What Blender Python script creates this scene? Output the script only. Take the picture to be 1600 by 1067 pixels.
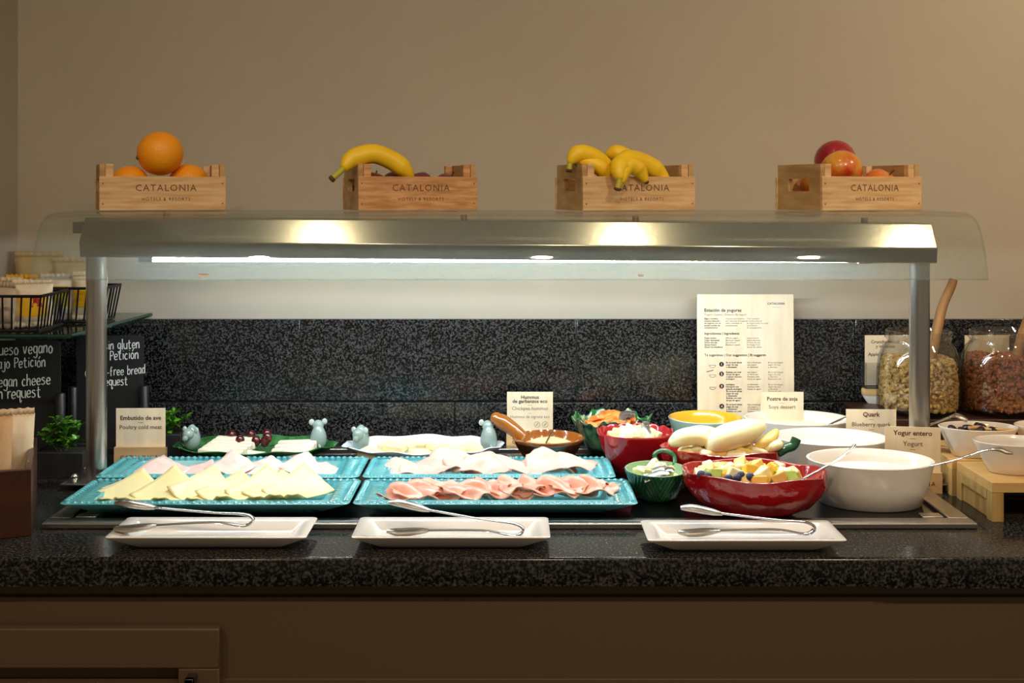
import bpy, math, random
from mathutils import Vector, Matrix
random.seed(7)
PI = math.pi
for o in list(bpy.data.objects): bpy.data.objects.remove(o, do_unlink=True)
SC = bpy.context.scene
COL = SC.collection

# ------------------------------------------------------------------ camera, world, lights, exposure
CT = 0.92            # height of the counter top above the floor
H = 0.506            # eye height above the counter top
F = 1850.0           # focal length in pixels of the 1600 px wide frame
YH = 300.0           # image row of the horizon (level camera with lens shift)
cam = bpy.data.cameras.new('camera'); camo = bpy.data.objects.new('camera', cam); COL.objects.link(camo)
cam.sensor_width = 36; cam.lens = F/1600*36; cam.shift_y = -(533.5-YH)/1600
cam.clip_start = 0.05
camo.location = (0, 0, CT+H); camo.rotation_euler = (PI/2, 0, 0)
SC.camera = camo
W = bpy.data.worlds.new('world'); SC.world = W; W.use_nodes = True
W.node_tree.nodes['Background'].inputs[0].default_value = (1.0, 0.80, 0.58, 1)
W.node_tree.nodes['Background'].inputs[1].default_value = 0.23
def spot(x, y, z, power, size=150, col=(1.0, 0.76, 0.50), aim=(0, 0.75, -1)):
    l = bpy.data.lights.new('ceiling_and_fill_spot', 'SPOT'); l.energy = power; l.color = col
    l.spot_size = math.radians(size); l.spot_blend = 1.0; l.shadow_soft_size = 0.035
    o = bpy.data.objects.new('ceiling_and_fill_spot', l); COL.objects.link(o)
    o.location = (x, y, CT+z); o.rotation_euler = Vector(aim).to_track_quat('-Z', 'Y').to_euler()
for sx, pw in ((-0.50, 6), (0.31, 6), (1.08, 8)):
    spot(sx, 1.50, 1.55, pw, 70, aim=(0, .22, -1))
spot(1.50, 1.55, 1.35, 30, 120, aim=(-.1, .9, -.6))      # wall washer near the cereal end
for sx, pw in ((-0.85, 26), (0.1, 30), (1.0, 44)):      # unseen fill spots, added to brighten fronts from the guests' side
    spot(sx, 0.30, 1.65, pw, 110, (1.0, .80, .58), (0, 1.6, -1.5))
LAMP = 152.0          # emission of the tube under the canopy
SC.view_settings.view_transform = 'Standard'; SC.view_settings.look = 'None'
SC.view_settings.gamma = 1; SC.view_settings.use_curve_mapping = False
SC.view_settings.exposure = 0.0

# ------------------------------------------------------------------ materials
def lin(c):
    if isinstance(c, str):
        c = [int(c[i:i+2], 16)/255 for i in (0, 2, 4)]
        c = [(x/12.92 if x <= .04045 else ((x+.055)/1.055)**2.4) for x in c]
    return (c[0], c[1], c[2], 1)
M = {}
def mat(name, col, rough=.5, metal=0, col2=None, scale=20, stretch=(1, 1, 1), lo=.35, hi=.65, detail=4,
        bump=0, bscale=None, coat=0, spec=.5, sss=0, aniso=0, emit=0, voro=False):
    m = bpy.data.materials.new(name); m.use_nodes = True; nt = m.node_tree; N = nt.nodes; L = nt.links
    b = N['Principled BSDF']
    b.inputs['Base Color'].default_value = lin(col); b.inputs['Roughness'].default_value = rough
    b.inputs['Metallic'].default_value = metal; b.inputs['Specular IOR Level'].default_value = spec
    if coat: b.inputs['Coat Weight'].default_value = coat; b.inputs['Coat Roughness'].default_value = .08
    if sss:
        b.inputs['Subsurface Weight'].default_value = sss; b.inputs['Subsurface Radius'].default_value = (.01, .006, .004)
        b.inputs['Subsurface Scale'].default_value = .6
    if aniso: b.inputs['Anisotropic'].default_value = aniso
    if emit:
        b.inputs['Emission Color'].default_value = lin(col); b.inputs['Emission Strength'].default_value = emit
    if col2 or bump:
        tc = N.new('ShaderNodeTexCoord'); mp = N.new('ShaderNodeMapping'); mp.inputs['Scale'].default_value = stretch
        L.new(tc.outputs['Object'], mp.inputs['Vector'])
    if col2:
        n = N.new('ShaderNodeTexVoronoi' if voro else 'ShaderNodeTexNoise'); n.inputs['Scale'].default_value = scale
        if not voro: n.inputs['Detail'].default_value = detail
        r = N.new('ShaderNodeValToRGB'); r.color_ramp.elements[0].position = lo; r.color_ramp.elements[1].position = hi
        r.color_ramp.elements[0].color = lin(col); r.color_ramp.elements[1].color = lin(col2)
        L.new(mp.outputs[0], n.inputs['Vector'])
        L.new(n.outputs['Distance' if voro else 'Fac'], r.inputs[0]); L.new(r.outputs[0], b.inputs['Base Color'])
    if bump:
        n2 = N.new('ShaderNodeTexNoise'); n2.inputs['Scale'].default_value = bscale or scale; n2.inputs['Detail'].default_value = 3
        bp = N.new('ShaderNodeBump'); bp.inputs['Strength'].default_value = bump; bp.inputs['Distance'].default_value = .002
        L.new(mp.outputs[0], n2.inputs['Vector']); L.new(n2.outputs['Fac'], bp.inputs['Height']); L.new(bp.outputs[0], b.inputs['Normal']); L.new(bp.outputs[0], b.inputs['Coat Normal'])
    M[name] = m; return m
def glass(name, tint, haze=0.0, rough=0.01, hazecol='dfe6ea', base=.045):
    # thin pane: transparent body + Schlick reflection, with an optional film of dust
    m = bpy.data.materials.new(name); m.use_nodes = True; nt = m.node_tree; N = nt.nodes; L = nt.links
    for n in list(N): N.remove(n)
    out = N.new('ShaderNodeOutputMaterial'); tr = N.new('ShaderNodeBsdfTransparent'); tr.inputs[0].default_value = (*tint, 1)
    gl = N.new('ShaderNodeBsdfGlossy'); gl.inputs['Roughness'].default_value = rough
    lw = N.new('ShaderNodeLayerWeight'); lw.inputs['Blend'].default_value = .5
    pw = N.new('ShaderNodeMath'); pw.operation = 'POWER'; pw.inputs[1].default_value = 5
    mu = N.new('ShaderNodeMath'); mu.operation = 'MULTIPLY_ADD'; mu.inputs[1].default_value = .8; mu.inputs[2].default_value = base
    L.new(lw.outputs['Facing'], pw.inputs[0]); L.new(pw.outputs[0], mu.inputs[0])
    mx = N.new('ShaderNodeMixShader'); L.new(mu.outputs[0], mx.inputs[0]); L.new(tr.outputs[0], mx.inputs[1]); L.new(gl.outputs[0], mx.inputs[2])
    last = mx
    if haze:
        df = N.new('ShaderNodeBsdfDiffuse'); df.inputs[0].default_value = lin(hazecol)
        tl = N.new('ShaderNodeBsdfTranslucent'); tl.inputs[0].default_value = lin(hazecol)
        ad = N.new('ShaderNodeMixShader'); ad.inputs[0].default_value = .5; L.new(df.outputs[0], ad.inputs[1]); L.new(tl.outputs[0], ad.inputs[2])
        tc = N.new('ShaderNodeTexCoord'); nz = N.new('ShaderNodeTexNoise'); nz.inputs['Scale'].default_value = 120
        L.new(tc.outputs['Object'], nz.inputs['Vector'])
        hm = N.new('ShaderNodeMath'); hm.operation = 'MULTIPLY'; hm.inputs[1].default_value = haze*2; L.new(nz.outputs['Fac'], hm.inputs[0])
        m2 = N.new('ShaderNodeMixShader'); L.new(hm.outputs[0], m2.inputs[0]); L.new(mx.outputs[0], m2.inputs[1]); L.new(ad.outputs[0], m2.inputs[2])
        last = m2
    L.new(last.outputs[0], out.inputs[0]); M[name] = m; return m

mat('wall', 'ada290', .75, col2='b2a795', scale=3, bump=.12, bscale=260)
mat('cabinet', '604c38', .5, spec=.3)
mat('granite', '0c0c0c', .15, col2='56534f', scale=260, lo=.45, hi=.76, detail=3, spec=.28)
mat('granite_wall', '090909', .14, col2='555553', scale=300, lo=.44, hi=.78, detail=3, spec=.5)
mat('joint', '8a867c', .7)
mat('floor', '4a3828', .6, col2='5a4633', scale=6)
mat('steel', 'b9b6b0', .30, 1, aniso=.6, bump=.05, bscale=300)
mat('steel_house', 'b7b4ac', .17, 1)
mat('steel_dark', '8d8276', .38, 1)
mat('chrome', 'd8d8d8', .12, 1)
mat('black_plate', '0b0b0c', .16)
mat('lamp', 'e6f5ff', .5, emit=LAMP)
glass('canopy_glass', (.93, .955, .925), haze=.05, rough=.02)
glass('rear_glass', (.95, .97, .95), haze=.02)
glass('jar_glass', (.94, .95, .94), base=.11)
glass('shelf_glass', (.80, .90, .85), base=.08)
glass('acrylic', (.93, .93, .92), haze=.03)
mat('glass_edge', '17382c', .1)
mat('crate_wood', 'e3c093', .6, col2='cb9e68', scale=14, stretch=(1, 1, 9), bump=.1, bscale=60)
mat('crate_wood_warm', 'dba773', .6, col2='b67e4a', scale=22, stretch=(1, 1, 7), bump=.15, bscale=60)
mat('crate_end', 'c6a06a', .6, col2='a8824e', scale=12, stretch=(1, 1, 5))
mat('burnt', '7a5532', .8)
mat('ink', '2a1a12', .7); mat('ink_grey', '6b5a48', .7); mat('ink_red', '4a2016', .7); mat('paper_white', 'efe6d6', .7)
mat('veneer', 'f0e0c4', .55, col2='e6d2ae', scale=8, stretch=(6, 1, 1))
mat('veneer_dark', 'd0ad7e', .55, col2='c09a68', scale=10, stretch=(1, 1, 7))
mat('board_black', '131313', .6, col2='1b1b1b', scale=9)
mat('holder_black', '111112', .45)
mat('chalk', 'e8e6e0', .9)
mat('orange', 'fb9a06', .36, col2='ffae1c', scale=9, bump=.5, bscale=420)
mat('orange_navel', '5a5a2a', .8)
mat('banana', 'fcd420', .42, col2='f0bd14', scale=18, lo=.3, hi=.8); mat('banana_stem', 'b9b13a', .55); mat('banana_tip', '5a3a1e', .8)
mat('plum', '4a1f28', .35, col2='8a4a48', scale=14)
mat('nectarine', '9c3a28', .4, col2='c8703a', scale=14)
mat('apple_red', '8c1420', .25, col2='a82430', scale=16, stretch=(1, 1, .3), coat=.3)
mat('apple_mix', 'c8371f', .28, col2='e0a030', scale=24, stretch=(1, 1, .25), lo=.4, hi=.62, coat=.3)
mat('apple_orange', 'd8641e', .28, col2='e8a83a', scale=20, stretch=(1, 1, .3), coat=.3)
mat('stem', '4a3420', .8)
mat('teal', '4fa2aa', .2, col2='68b4b8', scale=30, coat=.5); mat('teal_dark', '4fb0b8', .2, coat=.4)
mat('porcelain', 'efe6da', .16, coat=.5); mat('bowl_white', 'ece4d8', .25, coat=.3)
mat('white_glaze', 'eef0f2', .2, col2='dfe6ee', scale=20, coat=.4)
mat('poultry', 'f0d6cc', .35, col2='ecc0b4', scale=60, lo=.4, hi=.75, sss=.15)
mat('cheese', 'f6ebb4', .4, sss=.15, col2='f3e3a0', scale=14)
mat('cheese_edge', 'e8c84a', .45)
mat('ham', 'f3c6b8', .32, col2='eeb0a0', scale=30, sss=.15)
mat('cured', 'e89a80', .3, col2='f2c4ae', scale=26, lo=.42, hi=.66, sss=.12); mat('cured_fat', 'e9a45c', .35)
mat('brie', 'f3ecd8', .5, col2='ebe0c2', scale=50); mat('rind', 'e6dcc0', .7)
mat('hard_cheese', 'f2e6b8', .5, col2='eedfa8', scale=30)
mat('grape', '3a0a12', .15, col2='5c1420', scale=20, coat=.4)
mat('leaf_dish', '17491f', .2, col2='3c7a42', scale=45, coat=.6, bump=.6, bscale=70)
mat('mouse', '8a9e98', .2, coat=.5); mat('mouse_ear', 'b4c2b8', .25, coat=.4)
mat('brown_glaze', '9a5a1c', .16, col2='7a3e10', scale=10, coat=.7); mat('brown_body', '4a260e', .25, coat=.4)
mat('hummus', 'ecd8a0', .7, col2='dcc084', scale=40, bump=.8, bscale=60)
mat('cabbage', '2c6a34', .2, col2='cfe0b0', scale=42, lo=.5, hi=.72, coat=.6, bump=.7, bscale=60)
mat('cabbage_body', '16402a', .22, col2='6a9a70', scale=36, lo=.52, hi=.75, coat=.6, bump=.7, bscale=50)
mat('carrot', 'f08028', .35, col2='f8a860', scale=26)
mat('red_glaze', '9c1016', .13, coat=.7, bump=1.0, bscale=60); mat('red_smooth', 'a31620', .12, coat=.8)
mat('pear', 'e8eab0', .4, col2='c3d368', scale=30, sss=.1); mat('endive', 'f2f3d8', .4, col2='d4df80', scale=26, sss=.1)
mat('leaf_bowl', '1a5034', .16, col2='2f6e48', scale=16, coat=.7); mat('leaf_bowl_in', '9ab890', .2, coat=.5)
mat('melon', 'f7f1cf', .35, col2='f4e6a2', scale=14, sss=.15); mat('melon_cube', 'f4dc8a', .35, col2='f0cc60', scale=40, sss=.12)
mat('mango', 'f2bf3a', .35, sss=.1); mat('kiwi', '9cb038', .35, col2='c4cf68', scale=50); mat('blueberry', '222a4a', .45, col2='3a4668', scale=30)
mat('yellow_glaze', 'f0b82e', .2, coat=.5); mat('aqua_glaze', 'a8c4b8', .22, coat=.5); mat('cream_glaze', 'dcc39a', .25, col2='cba878', scale=20, coat=.4)
mat('seeds', 'c8a878', .8, col2='8e6a40', scale=260)
mat('yogurt', 'f3ecdc', .3, sss=.1)
mat('muesli', 'dcb872', .7, col2='8a5f28', scale=140, lo=.38, hi=.68); mat('granola', 'b0673a', .65, col2='5e2a12', scale=140, lo=.38, hi=.68)
mat('bark', 'b88a58', .8, col2='7c5730', scale=30, stretch=(1, 1, .2), bump=.6, bscale=60)
mat('dark_wood', '2e1a10', .4, col2='3e2416', scale=10, stretch=(.3, 1, 4))
mat('walnut', '4a2610', .4, col2='341808', scale=8, stretch=(.4, 3, 3))
mat('bamboo', 'd8b272', .5, col2='c69a58', scale=9, stretch=(.3, 3, 3)); mat('bamboo_side', 'c2a062', .55, col2='a8864a', scale=14, stretch=(5, 5, .3))
mat('prune', '1c1114', .35, bump=.5, bscale=120); mat('fig', 'c09058', .5)
mat('slate', '1a1a1b', .5, col2='262627', scale=20, bump=.3, bscale=60)
mat('soil', '1c130c', .95); mat('leaf', '3f7a1c', .35, col2='6ba52c', scale=30); mat('twig', '4a5a24', .7)
mat('wire', '12131a', .4, .4)
mat('pk_yellow', 'e0a818', .4, bump=.4, bscale=50); mat('pk_silver', 'c9b8a4', .35, bump=.6, bscale=50); mat('pk_cream', 'd9c3a0', .4, bump=.5, bscale=50)
mat('pk_red', 'a81c20', .45); mat('pk_lime', 'b0a420', .45); mat('bag_beige', 'b39c6c', .55, bump=.3, bscale=50); mat('kraft', 'd3a878', .7, col2='c59868', scale=20)

# ------------------------------------------------------------------ mesh helpers
class MB:
    def __init__(s): s.v = []; s.f = []
    def add(s, vs, fs):
        o = len(s.v); s.v += [tuple(p) for p in vs]; s.f += [tuple(i+o for i in f) for f in fs]; return s
    def box(s, x0, x1, y0, y1, z0, z1):
        return s.add([(x, y, z) for z in (z0, z1) for y in (y0, y1) for x in (x0, x1)],
                     [(0, 2, 3, 1), (4, 5, 7, 6), (0, 1, 5, 4), (2, 6, 7, 3), (0, 4, 6, 2), (1, 3, 7, 5)])
    def loops(s, loops, cap0=True, cap1=True):
        n = len(loops[0]); vs = [p for l in loops for p in l]; fs = []
        for i in range(len(loops)-1):
            for k in range(n):
                a = i*n+k; b = i*n+(k+1) % n; fs.append((a, b, b+n, a+n))
        if cap0: fs.append(tuple(reversed(range(n))))
        if cap1: fs.append(tuple(range((len(loops)-1)*n, len(loops)*n)))
        return s.add(vs, fs)
    def lathe(s, prof, n=32, sx=1, sy=1, fn=None, c=(0, 0, 0), yaw=0, cap0=True, cap1=True):
        ls = []
        for i, (r, z) in enumerate(prof):
            l = []
            for k in range(n):
                t = 2*PI*k/n; rr, zz = (r, z) if fn is None else fn(t, r, z, i)
                x = rr*sx*math.cos(t); y = rr*sy*math.sin(t)
                l.append((c[0]+x*math.cos(yaw)-y*math.sin(yaw), c[1]+x*math.sin(yaw)+y*math.cos(yaw), c[2]+zz))
            ls.append(l)
        return s.loops(ls, cap0, cap1)
    def ball(s, c, rx, ry=None, rz=None, n=14, m=8, mtx=None, fn=None):
        ry = ry or rx; rz = rz or rx; ls = []
        for i in range(m+1):
            a = -PI/2+PI*max(.02, min(.98, i/m)); l = []
            for k in range(n):
                t = 2*PI*k/n; p = Vector((math.cos(a)*math.cos(t), math.cos(a)*math.sin(t), math.sin(a)))
                if fn: p = fn(p)
                p = Vector((p.x*rx, p.y*ry, p.z*rz))
                if mtx: p = mtx @ p
                l.append((c[0]+p.x, c[1]+p.y, c[2]+p.z))
            ls.append(l)
        return s.loops(ls)
    def tube(s, path, rad, n=8, sec=(1, 1), ref=None):
        P = [Vector(p) for p in path]; m = len(P); R = rad if hasattr(rad, '__len__') else [rad]*m
        T = [(P[min(i+1, m-1)]-P[max(i-1, 0)]).normalized() for i in range(m)]
        u = Vector(ref) if ref else (Vector((0, 0, 1)) if abs(T[0].z) < .9 else Vector((1, 0, 0)))
        ls = []
        for i in range(m):
            u = (u-T[i]*u.dot(T[i]))
            if u.length < 1e-6: u = T[i].orthogonal()
            u.normalize(); w = T[i].cross(u); l = []
            for k in range(n):
                t = 2*PI*k/n; l.append(P[i]+(w*math.cos(t)*sec[0]+u*math.sin(t)*sec[1])*R[i])
            ls.append(l)
        return s.loops(ls)
    def rloft(s, prof, seg=5, cap0=True, cap1=True):       # rounded rectangles (hw, hd, r, z)
        ls = []
        for hw, hd, r, z in prof:
            l = []
            for cx, cy, a0 in ((1, 1, 0), (-1, 1, PI/2), (-1, -1, PI), (1, -1, 3*PI/2)):
                for k in range(seg+1):
                    a = a0+PI/2*k/seg
                    l.append((cx*(hw-r)+r*math.cos(a), cy*(hd-r)+r*math.sin(a), z))
            ls.append(l)
        return s.loops(ls, cap0, cap1)
    def grid(s, fn, nu, nv):
        vs = [fn(i/nu, j/nv) for j in range(nv+1) for i in range(nu+1)]
        fs = [(j*(nu+1)+i, j*(nu+1)+i+1, (j+1)*(nu+1)+i+1, (j+1)*(nu+1)+i) for j in range(nv) for i in range(nu)]
        return s.add(vs, fs)
    def xf(s, m): s.v = [tuple(m @ Vector(p)) for p in s.v]; return s
def spline(pts, k=6):
    P = [Vector(p) for p in pts]; out = []
    for i in range(len(P)-1):
        a = P[max(i-1, 0)]; b = P[i]; c = P[i+1]; d = P[min(i+2, len(P)-1)]
        for j in range(k):
            t = j/k; out.append(.5*((2*b)+(c-a)*t+(2*a-5*b+4*c-d)*t*t+(3*b-a-3*c+d)*t**3))
    return out+[P[-1]]
def lerps(vals, n):
    out = []
    for i in range(n):
        t = i/(n-1)*(len(vals)-1); a = min(int(t), len(vals)-2); out.append(vals[a]+(vals[a+1]-vals[a])*(t-a))
    return out
def mesh(mb, name, m, ang=40, smooth=True):
    me = bpy.data.meshes.new(name); me.from_pydata([tuple(p) for p in mb.v], [], mb.f); me.update()
    if smooth:
        me.shade_smooth(); me.set_sharp_from_angle(angle=math.radians(ang))
    me.materials.append(M[m] if isinstance(m, str) else m); return me
def ctr(x, y, z): return (x, y, z+CT)
def T(name, label, cat, loc, rotz=0, group=None, rotx=0):
    o = bpy.data.objects.new(name, None); COL.objects.link(o); o.empty_display_size = .03
    o.location = loc; o.rotation_euler = (rotx, 0, rotz); o['label'] = label; o['category'] = cat
    if group: o['group'] = group
    return o
def part(mb, name, m, parent, world=False, bev=0, solid=0, sub=0, ang=40, label=None, smooth=True):
    if world:
        pm = Matrix.Translation(parent.location) @ parent.rotation_euler.to_matrix().to_4x4()
        if parent.parent: raise ValueError
        mb.xf(pm.inverted())
    o = bpy.data.objects.new(name, mesh(mb, name, m, ang, smooth)); COL.objects.link(o); o.parent = parent
    mods(o, bev, solid, sub)
    if label: o['label'] = label
    return o
def mods(o, bev, solid, sub):
    if solid:
        k = o.modifiers.new('s', 'SOLIDIFY'); k.thickness = solid; k.offset = 0
    if bev:
        k = o.modifiers.new('b', 'BEVEL'); k.width = bev; k.segments = 2; k.limit_method = 'ANGLE'; k.angle_limit = math.radians(40)
    if sub:
        k = o.modifiers.new('u', 'SUBSURF'); k.levels = sub; k.render_levels = sub
def one(mb, name, m, label, cat, group=None, bev=0, solid=0, sub=0, ang=40, kind=None):
    xs = [p[0] for p in mb.v]; ys = [p[1] for p in mb.v]; zs = [p[2] for p in mb.v]
    c = Vector(((min(xs)+max(xs))/2, (min(ys)+max(ys))/2, min(zs)))
    mb.xf(Matrix.Translation(-c))
    o = bpy.data.objects.new(name, mesh(mb, name, m, ang)); COL.objects.link(o); o.location = c
    mods(o, bev, solid, sub)
    o['label'] = label; o['category'] = cat
    if group: o['group'] = group
    if kind: o['kind'] = kind
    return o
def struct(mb, name, m, bev=0):
    o = bpy.data.objects.new(name, mesh(mb, name, m)); COL.objects.link(o); o['kind'] = 'structure'; mods(o, bev, 0, 0); return o
def at(px, py, d):            # point of the place seen at a pixel, d metres into the room
    return Vector(((px-800)*d/F, d, CT+H-(py-YH)*d/F))
# lettering is collected and turned into meshes in one go
TXT = []
def text(parent, s, x, z, size, ink='ink', y=0, bold=0, sp=1.0, align='CENTER'):
    TXT.append((parent, s, x, y, z, size, ink, bold, sp, align))
def flush_text():
    made = []
    for t in TXT:
        c = bpy.data.curves.new('lettering', 'FONT'); c.body = t[1]; c.size = t[5]; c.offset = t[7]; c.space_character = t[8]
        c.align_x = t[9]; c.resolution_u = 2; c.fill_mode = 'FRONT'
        o = bpy.data.objects.new('lettering', c); COL.objects.link(o); made.append(o)
    bpy.context.view_layer.update(); dg = bpy.context.evaluated_depsgraph_get()
    acc = {}
    for o, t in zip(made, TXT):
        me = bpy.data.meshes.new_from_object(o.evaluated_get(dg))
        mb = acc.setdefault((t[0], t[6], len(acc)), MB())
        mb.add([(v.co.x+t[2], t[3], v.co.y+t[4]) for v in me.vertices], [tuple(p.vertices) for p in me.polygons])
        bpy.data.meshes.remove(me)
    for o in made:
        c = o.data; bpy.data.objects.remove(o); bpy.data.curves.remove(c)
    for (par, ink, _), mb in acc.items():
        part(mb, 'lettering', ink, par, smooth=False)

# ------------------------------------------------------------------ the setting
WALL = 2.41; LEFT = -1.006
struct(MB().box(LEFT-.1, 2.6, WALL, WALL+.1, 0, 2.75), 'wall_back', 'wall')
struct(MB().box(LEFT-.1, LEFT, -.6, WALL, 0, 2.75), 'wall_left', 'wall')
struct(MB().box(-3.2, 3.2, -2.5, WALL, -.05, 0), 'floor', 'floor')
# granite backsplash: two rows of slabs
bs = bpy.data.objects.new('wall_backsplash', mesh(MB().box(LEFT+.001, 2.5, WALL-.006, WALL-.0005, CT, CT+.2485), 'wall_backsplash', 'joint'))
COL.objects.link(bs); bs['kind'] = 'structure'
def slabs(xs, z0, z1, y0, y1):
    for a, b in zip(xs, xs[1:]):
        part(MB().box(a+.0009, b-.0009, y0, y1, CT+z0, CT+z1), 'granite_slab', 'granite_wall', bs, bev=.0012)
slabs([LEFT+.002, -.428, .13, .693, 1.26, 2.4], .0845, .249, WALL-.018, WALL-.002)
slabs([LEFT+.002, -.72, -.115, .49, 1.09, 2.4], .001, .083, WALL-.032, WALL-.002)
# counter top: three granite slabs on a body
cb = bpy.data.objects.new('counter_body', mesh(MB().box(LEFT+.002, 2.4, 1.672, WALL-.03, 0, CT-.04), 'counter_body', 'cabinet'))
COL.objects.link(cb); cb['kind'] = 'structure'
part(MB().box(LEFT+.002, 2.4, 1.660, 1.672, 0, CT-.062), 'front_panel', 'cabinet', cb)
part(MB().box(LEFT+.002, 2.4, 1.654, 1.660, 0.3, CT-.1745), 'lower_panel', 'cabinet', cb, bev=.001)
tp = bpy.data.objects.new('counter_top', None); COL.objects.link(tp); tp['kind'] = 'structure'; tp.location = (0, 1.7, CT)
for a, b, t in ((LEFT+.002, -.682, .040), (-.682, .515, .039), (.515, 2.4, .042)):
    yf, R_ = 1.637-1.7, .006
    pr = [(yf+R_-R_*math.cos(k*PI/10), -R_+R_*math.sin(k*PI/10)) for k in range(6)]+[(WALL-.033-1.7, 0), (WALL-.033-1.7, -t), (yf, -t)]
    part(MB().loops([[(x, y, z) for y, z in pr] for x in (a+.0002, b-.0002)]), 'granite_slab', 'granite', tp, ang=35)
# cabinet door, lower left
dr = bpy.data.objects.new('door_1', None); COL.objects.link(dr); dr['kind'] = 'structure'; dr.location = (-.66, 1.654, CT-.4)
zt = .4-.0985
dw = .255
part(MB().box(-dw, dw, -.016, 0, zt-.055, zt), 'top_rail', 'cabinet', dr, bev=.002)
part(MB().box(dw-.057, dw, -.016, 0, -.3, zt-.055), 'stile', 'cabinet', dr, bev=.002)
part(MB().box(-dw, -dw+.057, -.016, 0, -.3, zt-.055), 'stile', 'cabinet', dr, bev=.002)
for k in range(7):
    z = zt-.075-k*.05
    part(MB().box(-dw+.057, dw-.057, -.009, -.001, z-.028, z), 'slat', 'cabinet', dr)
hd = MB(); hd.box(dw-.042, dw-.030, -.040, -.016, zt-.070, zt-.060); hd.box(dw-.042, dw-.030, -.040, -.032, zt-.16, zt-.060); hd.box(dw-.042, dw-.030, -.040, -.016, zt-.16, zt-.15)
part(hd, 'handle', 'steel_dark', dr, bev=.001)

# ------------------------------------------------------------------ cold well
well = T('cold_well', 'black cold plate in a brushed steel frame set into the granite counter', 'cold plate', ctr(-.004, 2.04, 0))
fx, fy0, fy1 = .703, 1.776-2.04, 2.325-2.04
part(MB().box(-fx+.03, fx-.03, fy0+.03, fy1-.03, 0, .003), 'plate', 'black_plate', well)
for nm, b in (('front_rail', (-fx, fx, fy0, fy0+.032)), ('back_rail', (-fx, fx, fy1-.032, fy1)),
              ('side_rail', (-fx, -fx+.032, fy0+.032, fy1-.032)), ('side_rail', (fx-.032, fx, fy0+.032, fy1-.032))):
    part(MB().box(*b, 0, .009), nm, 'steel', well, bev=.002)
for s in (-1, 1):
    part(MB().box(s*(fx-.055)-.016, s*(fx-.055)+.016, fy0+.034, fy0+.056, .003, .010), 'lift_tab', 'steel', well, bev=.001)

# ------------------------------------------------------------------ sneeze guard
sg = T('sneeze_guard', 'curved glass food canopy with brushed steel light housing on two posts', 'food canopy', ctr(-.004, 2.04, 0))
def tilt(x): return -.0074*x
def prism_x(poly, x0, x1, inset=0):
    mb = MB(); l0 = [(x0, d-2.04, z+tilt(x0)) for d, z in poly]; l1 = [(x1, d-2.04, z+tilt(x1)) for d, z in poly]
    mb.loops([l0, l1]); return mb
gp = [(1.921, .364), (1.925, .385), (1.933, .408), (1.943, .428), (1.955, .446), (1.970, .459), (1.990, .4665), (2.015, .4705), (2.05, .4715), (2.12, .4715), (2.26, .4715)]
def offs(poly, t):
    out = []
    for i, p in enumerate(poly):
        a = Vector(poly[max(i-1, 0)]); b = Vector(poly[min(i+1, len(poly)-1)]); n = (b-a).normalized(); out.append((p[0]+n.y*t, p[1]-n.x*t))
    return out
fine = [(p.x, p.y) for p in spline([(a, b, 0) for a, b in gp], 3)]
inner = offs(fine, .006)
mb = MB(); xs = (-.777, .777)
prof = fine+list(reversed(inner))
mb.loops([[(x, d-2.04, z) for d, z in prof] for x in xs])
part(mb, 'curved_glass', 'canopy_glass', sg, ang=30)
# green cut edges of the pane
eg = MB()
for x in xs:
    eg.tube([(x, d-2.04, z) for d, z in offs(fine, .003)], .0016, 5)
eg.tube([(-.777, 1.924-2.04, .364), (.777, 1.924-2.04, .364)], .0016, 5)
part(eg, 'glass_edge', 'rear_glass', sg)
hp = [(1.972, .3925), (1.968, .4178), (1.996, .4575), (2.13, .4575), (2.13, .3925), (2.124, .3925), (2.124, .450), (1.999, .450), (1.975, .417), (1.978, .3925)]
part(prism_x(hp, -.716, .712), 'light_housing', 'steel_house', sg, bev=.0015)
for xa in (-.716, .706):
    part(prism_x([(1.978, .3925), (1.975, .417), (1.999, .450), (2.124, .450), (2.124, .3925)], xa+.0003, xa+.0057), 'end_cap', 'steel_house', sg)
part(MB().tube([(-.612, -.008, .3908), (.60, -.008, .3890)], .0042, 12), 'lamp_tube', 'lamp', sg)
for x in (-.622, .608): part(MB().box(x-.012, x+.012, -.018, .002, .385+tilt(x)*.3, .45), 'lamp_socket', 'steel_dark', sg)
part(MB().box(-.742, -.716, -.03, .03, .436, .455), 'bracket', 'steel_dark', sg, bev=.001)
for x in (-.60, -.08, .22, .62):
    part(MB().lathe([(.006, .4575), (.006, .466)], 12, c=(x, .03, tilt(x))), 'glass_pad', 'steel_dark', sg)
rg = MB(); l = []
for hw, z in ((.675, .45), (.675, .372), (.670, .366)): l.append((hw, z))
pts = [(-.675, .45), (-.675, .372), (-.669, .366), (.669, .366), (.675, .372), (.675, .45)]
rg.loops([[(x, y, z+tilt(x)) for x, z in pts] for y in (.093, .097)])
part(rg, 'rear_glass', 'rear_glass', sg)
for x in (-.712, .706):
    ztop = .3935+tilt(x)
    part(MB().lathe([(.0172, .006), (.0172, ztop)], 32, c=(x, 0, 0)), 'post', 'steel', sg, ang=50)
    sgn = -1 if x < 0 else 1
    part(MB().box(x-.048, x+.048, -.04, .048, .0092, .0125), 'base_plate', 'steel', sg, bev=.001)
    for dx, dy in ((-.028, -.026), (.028, .034), (-.028, .034), (.028, -.026)):
        part(MB().lathe([(.004, .0125), (.004, .016), (.0062, .019), (.0062, .023), (.003, .027), (.0005, .028)], 12, c=(x+dx, dy, 0)), 'cap_nut', 'chrome', sg)
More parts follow.
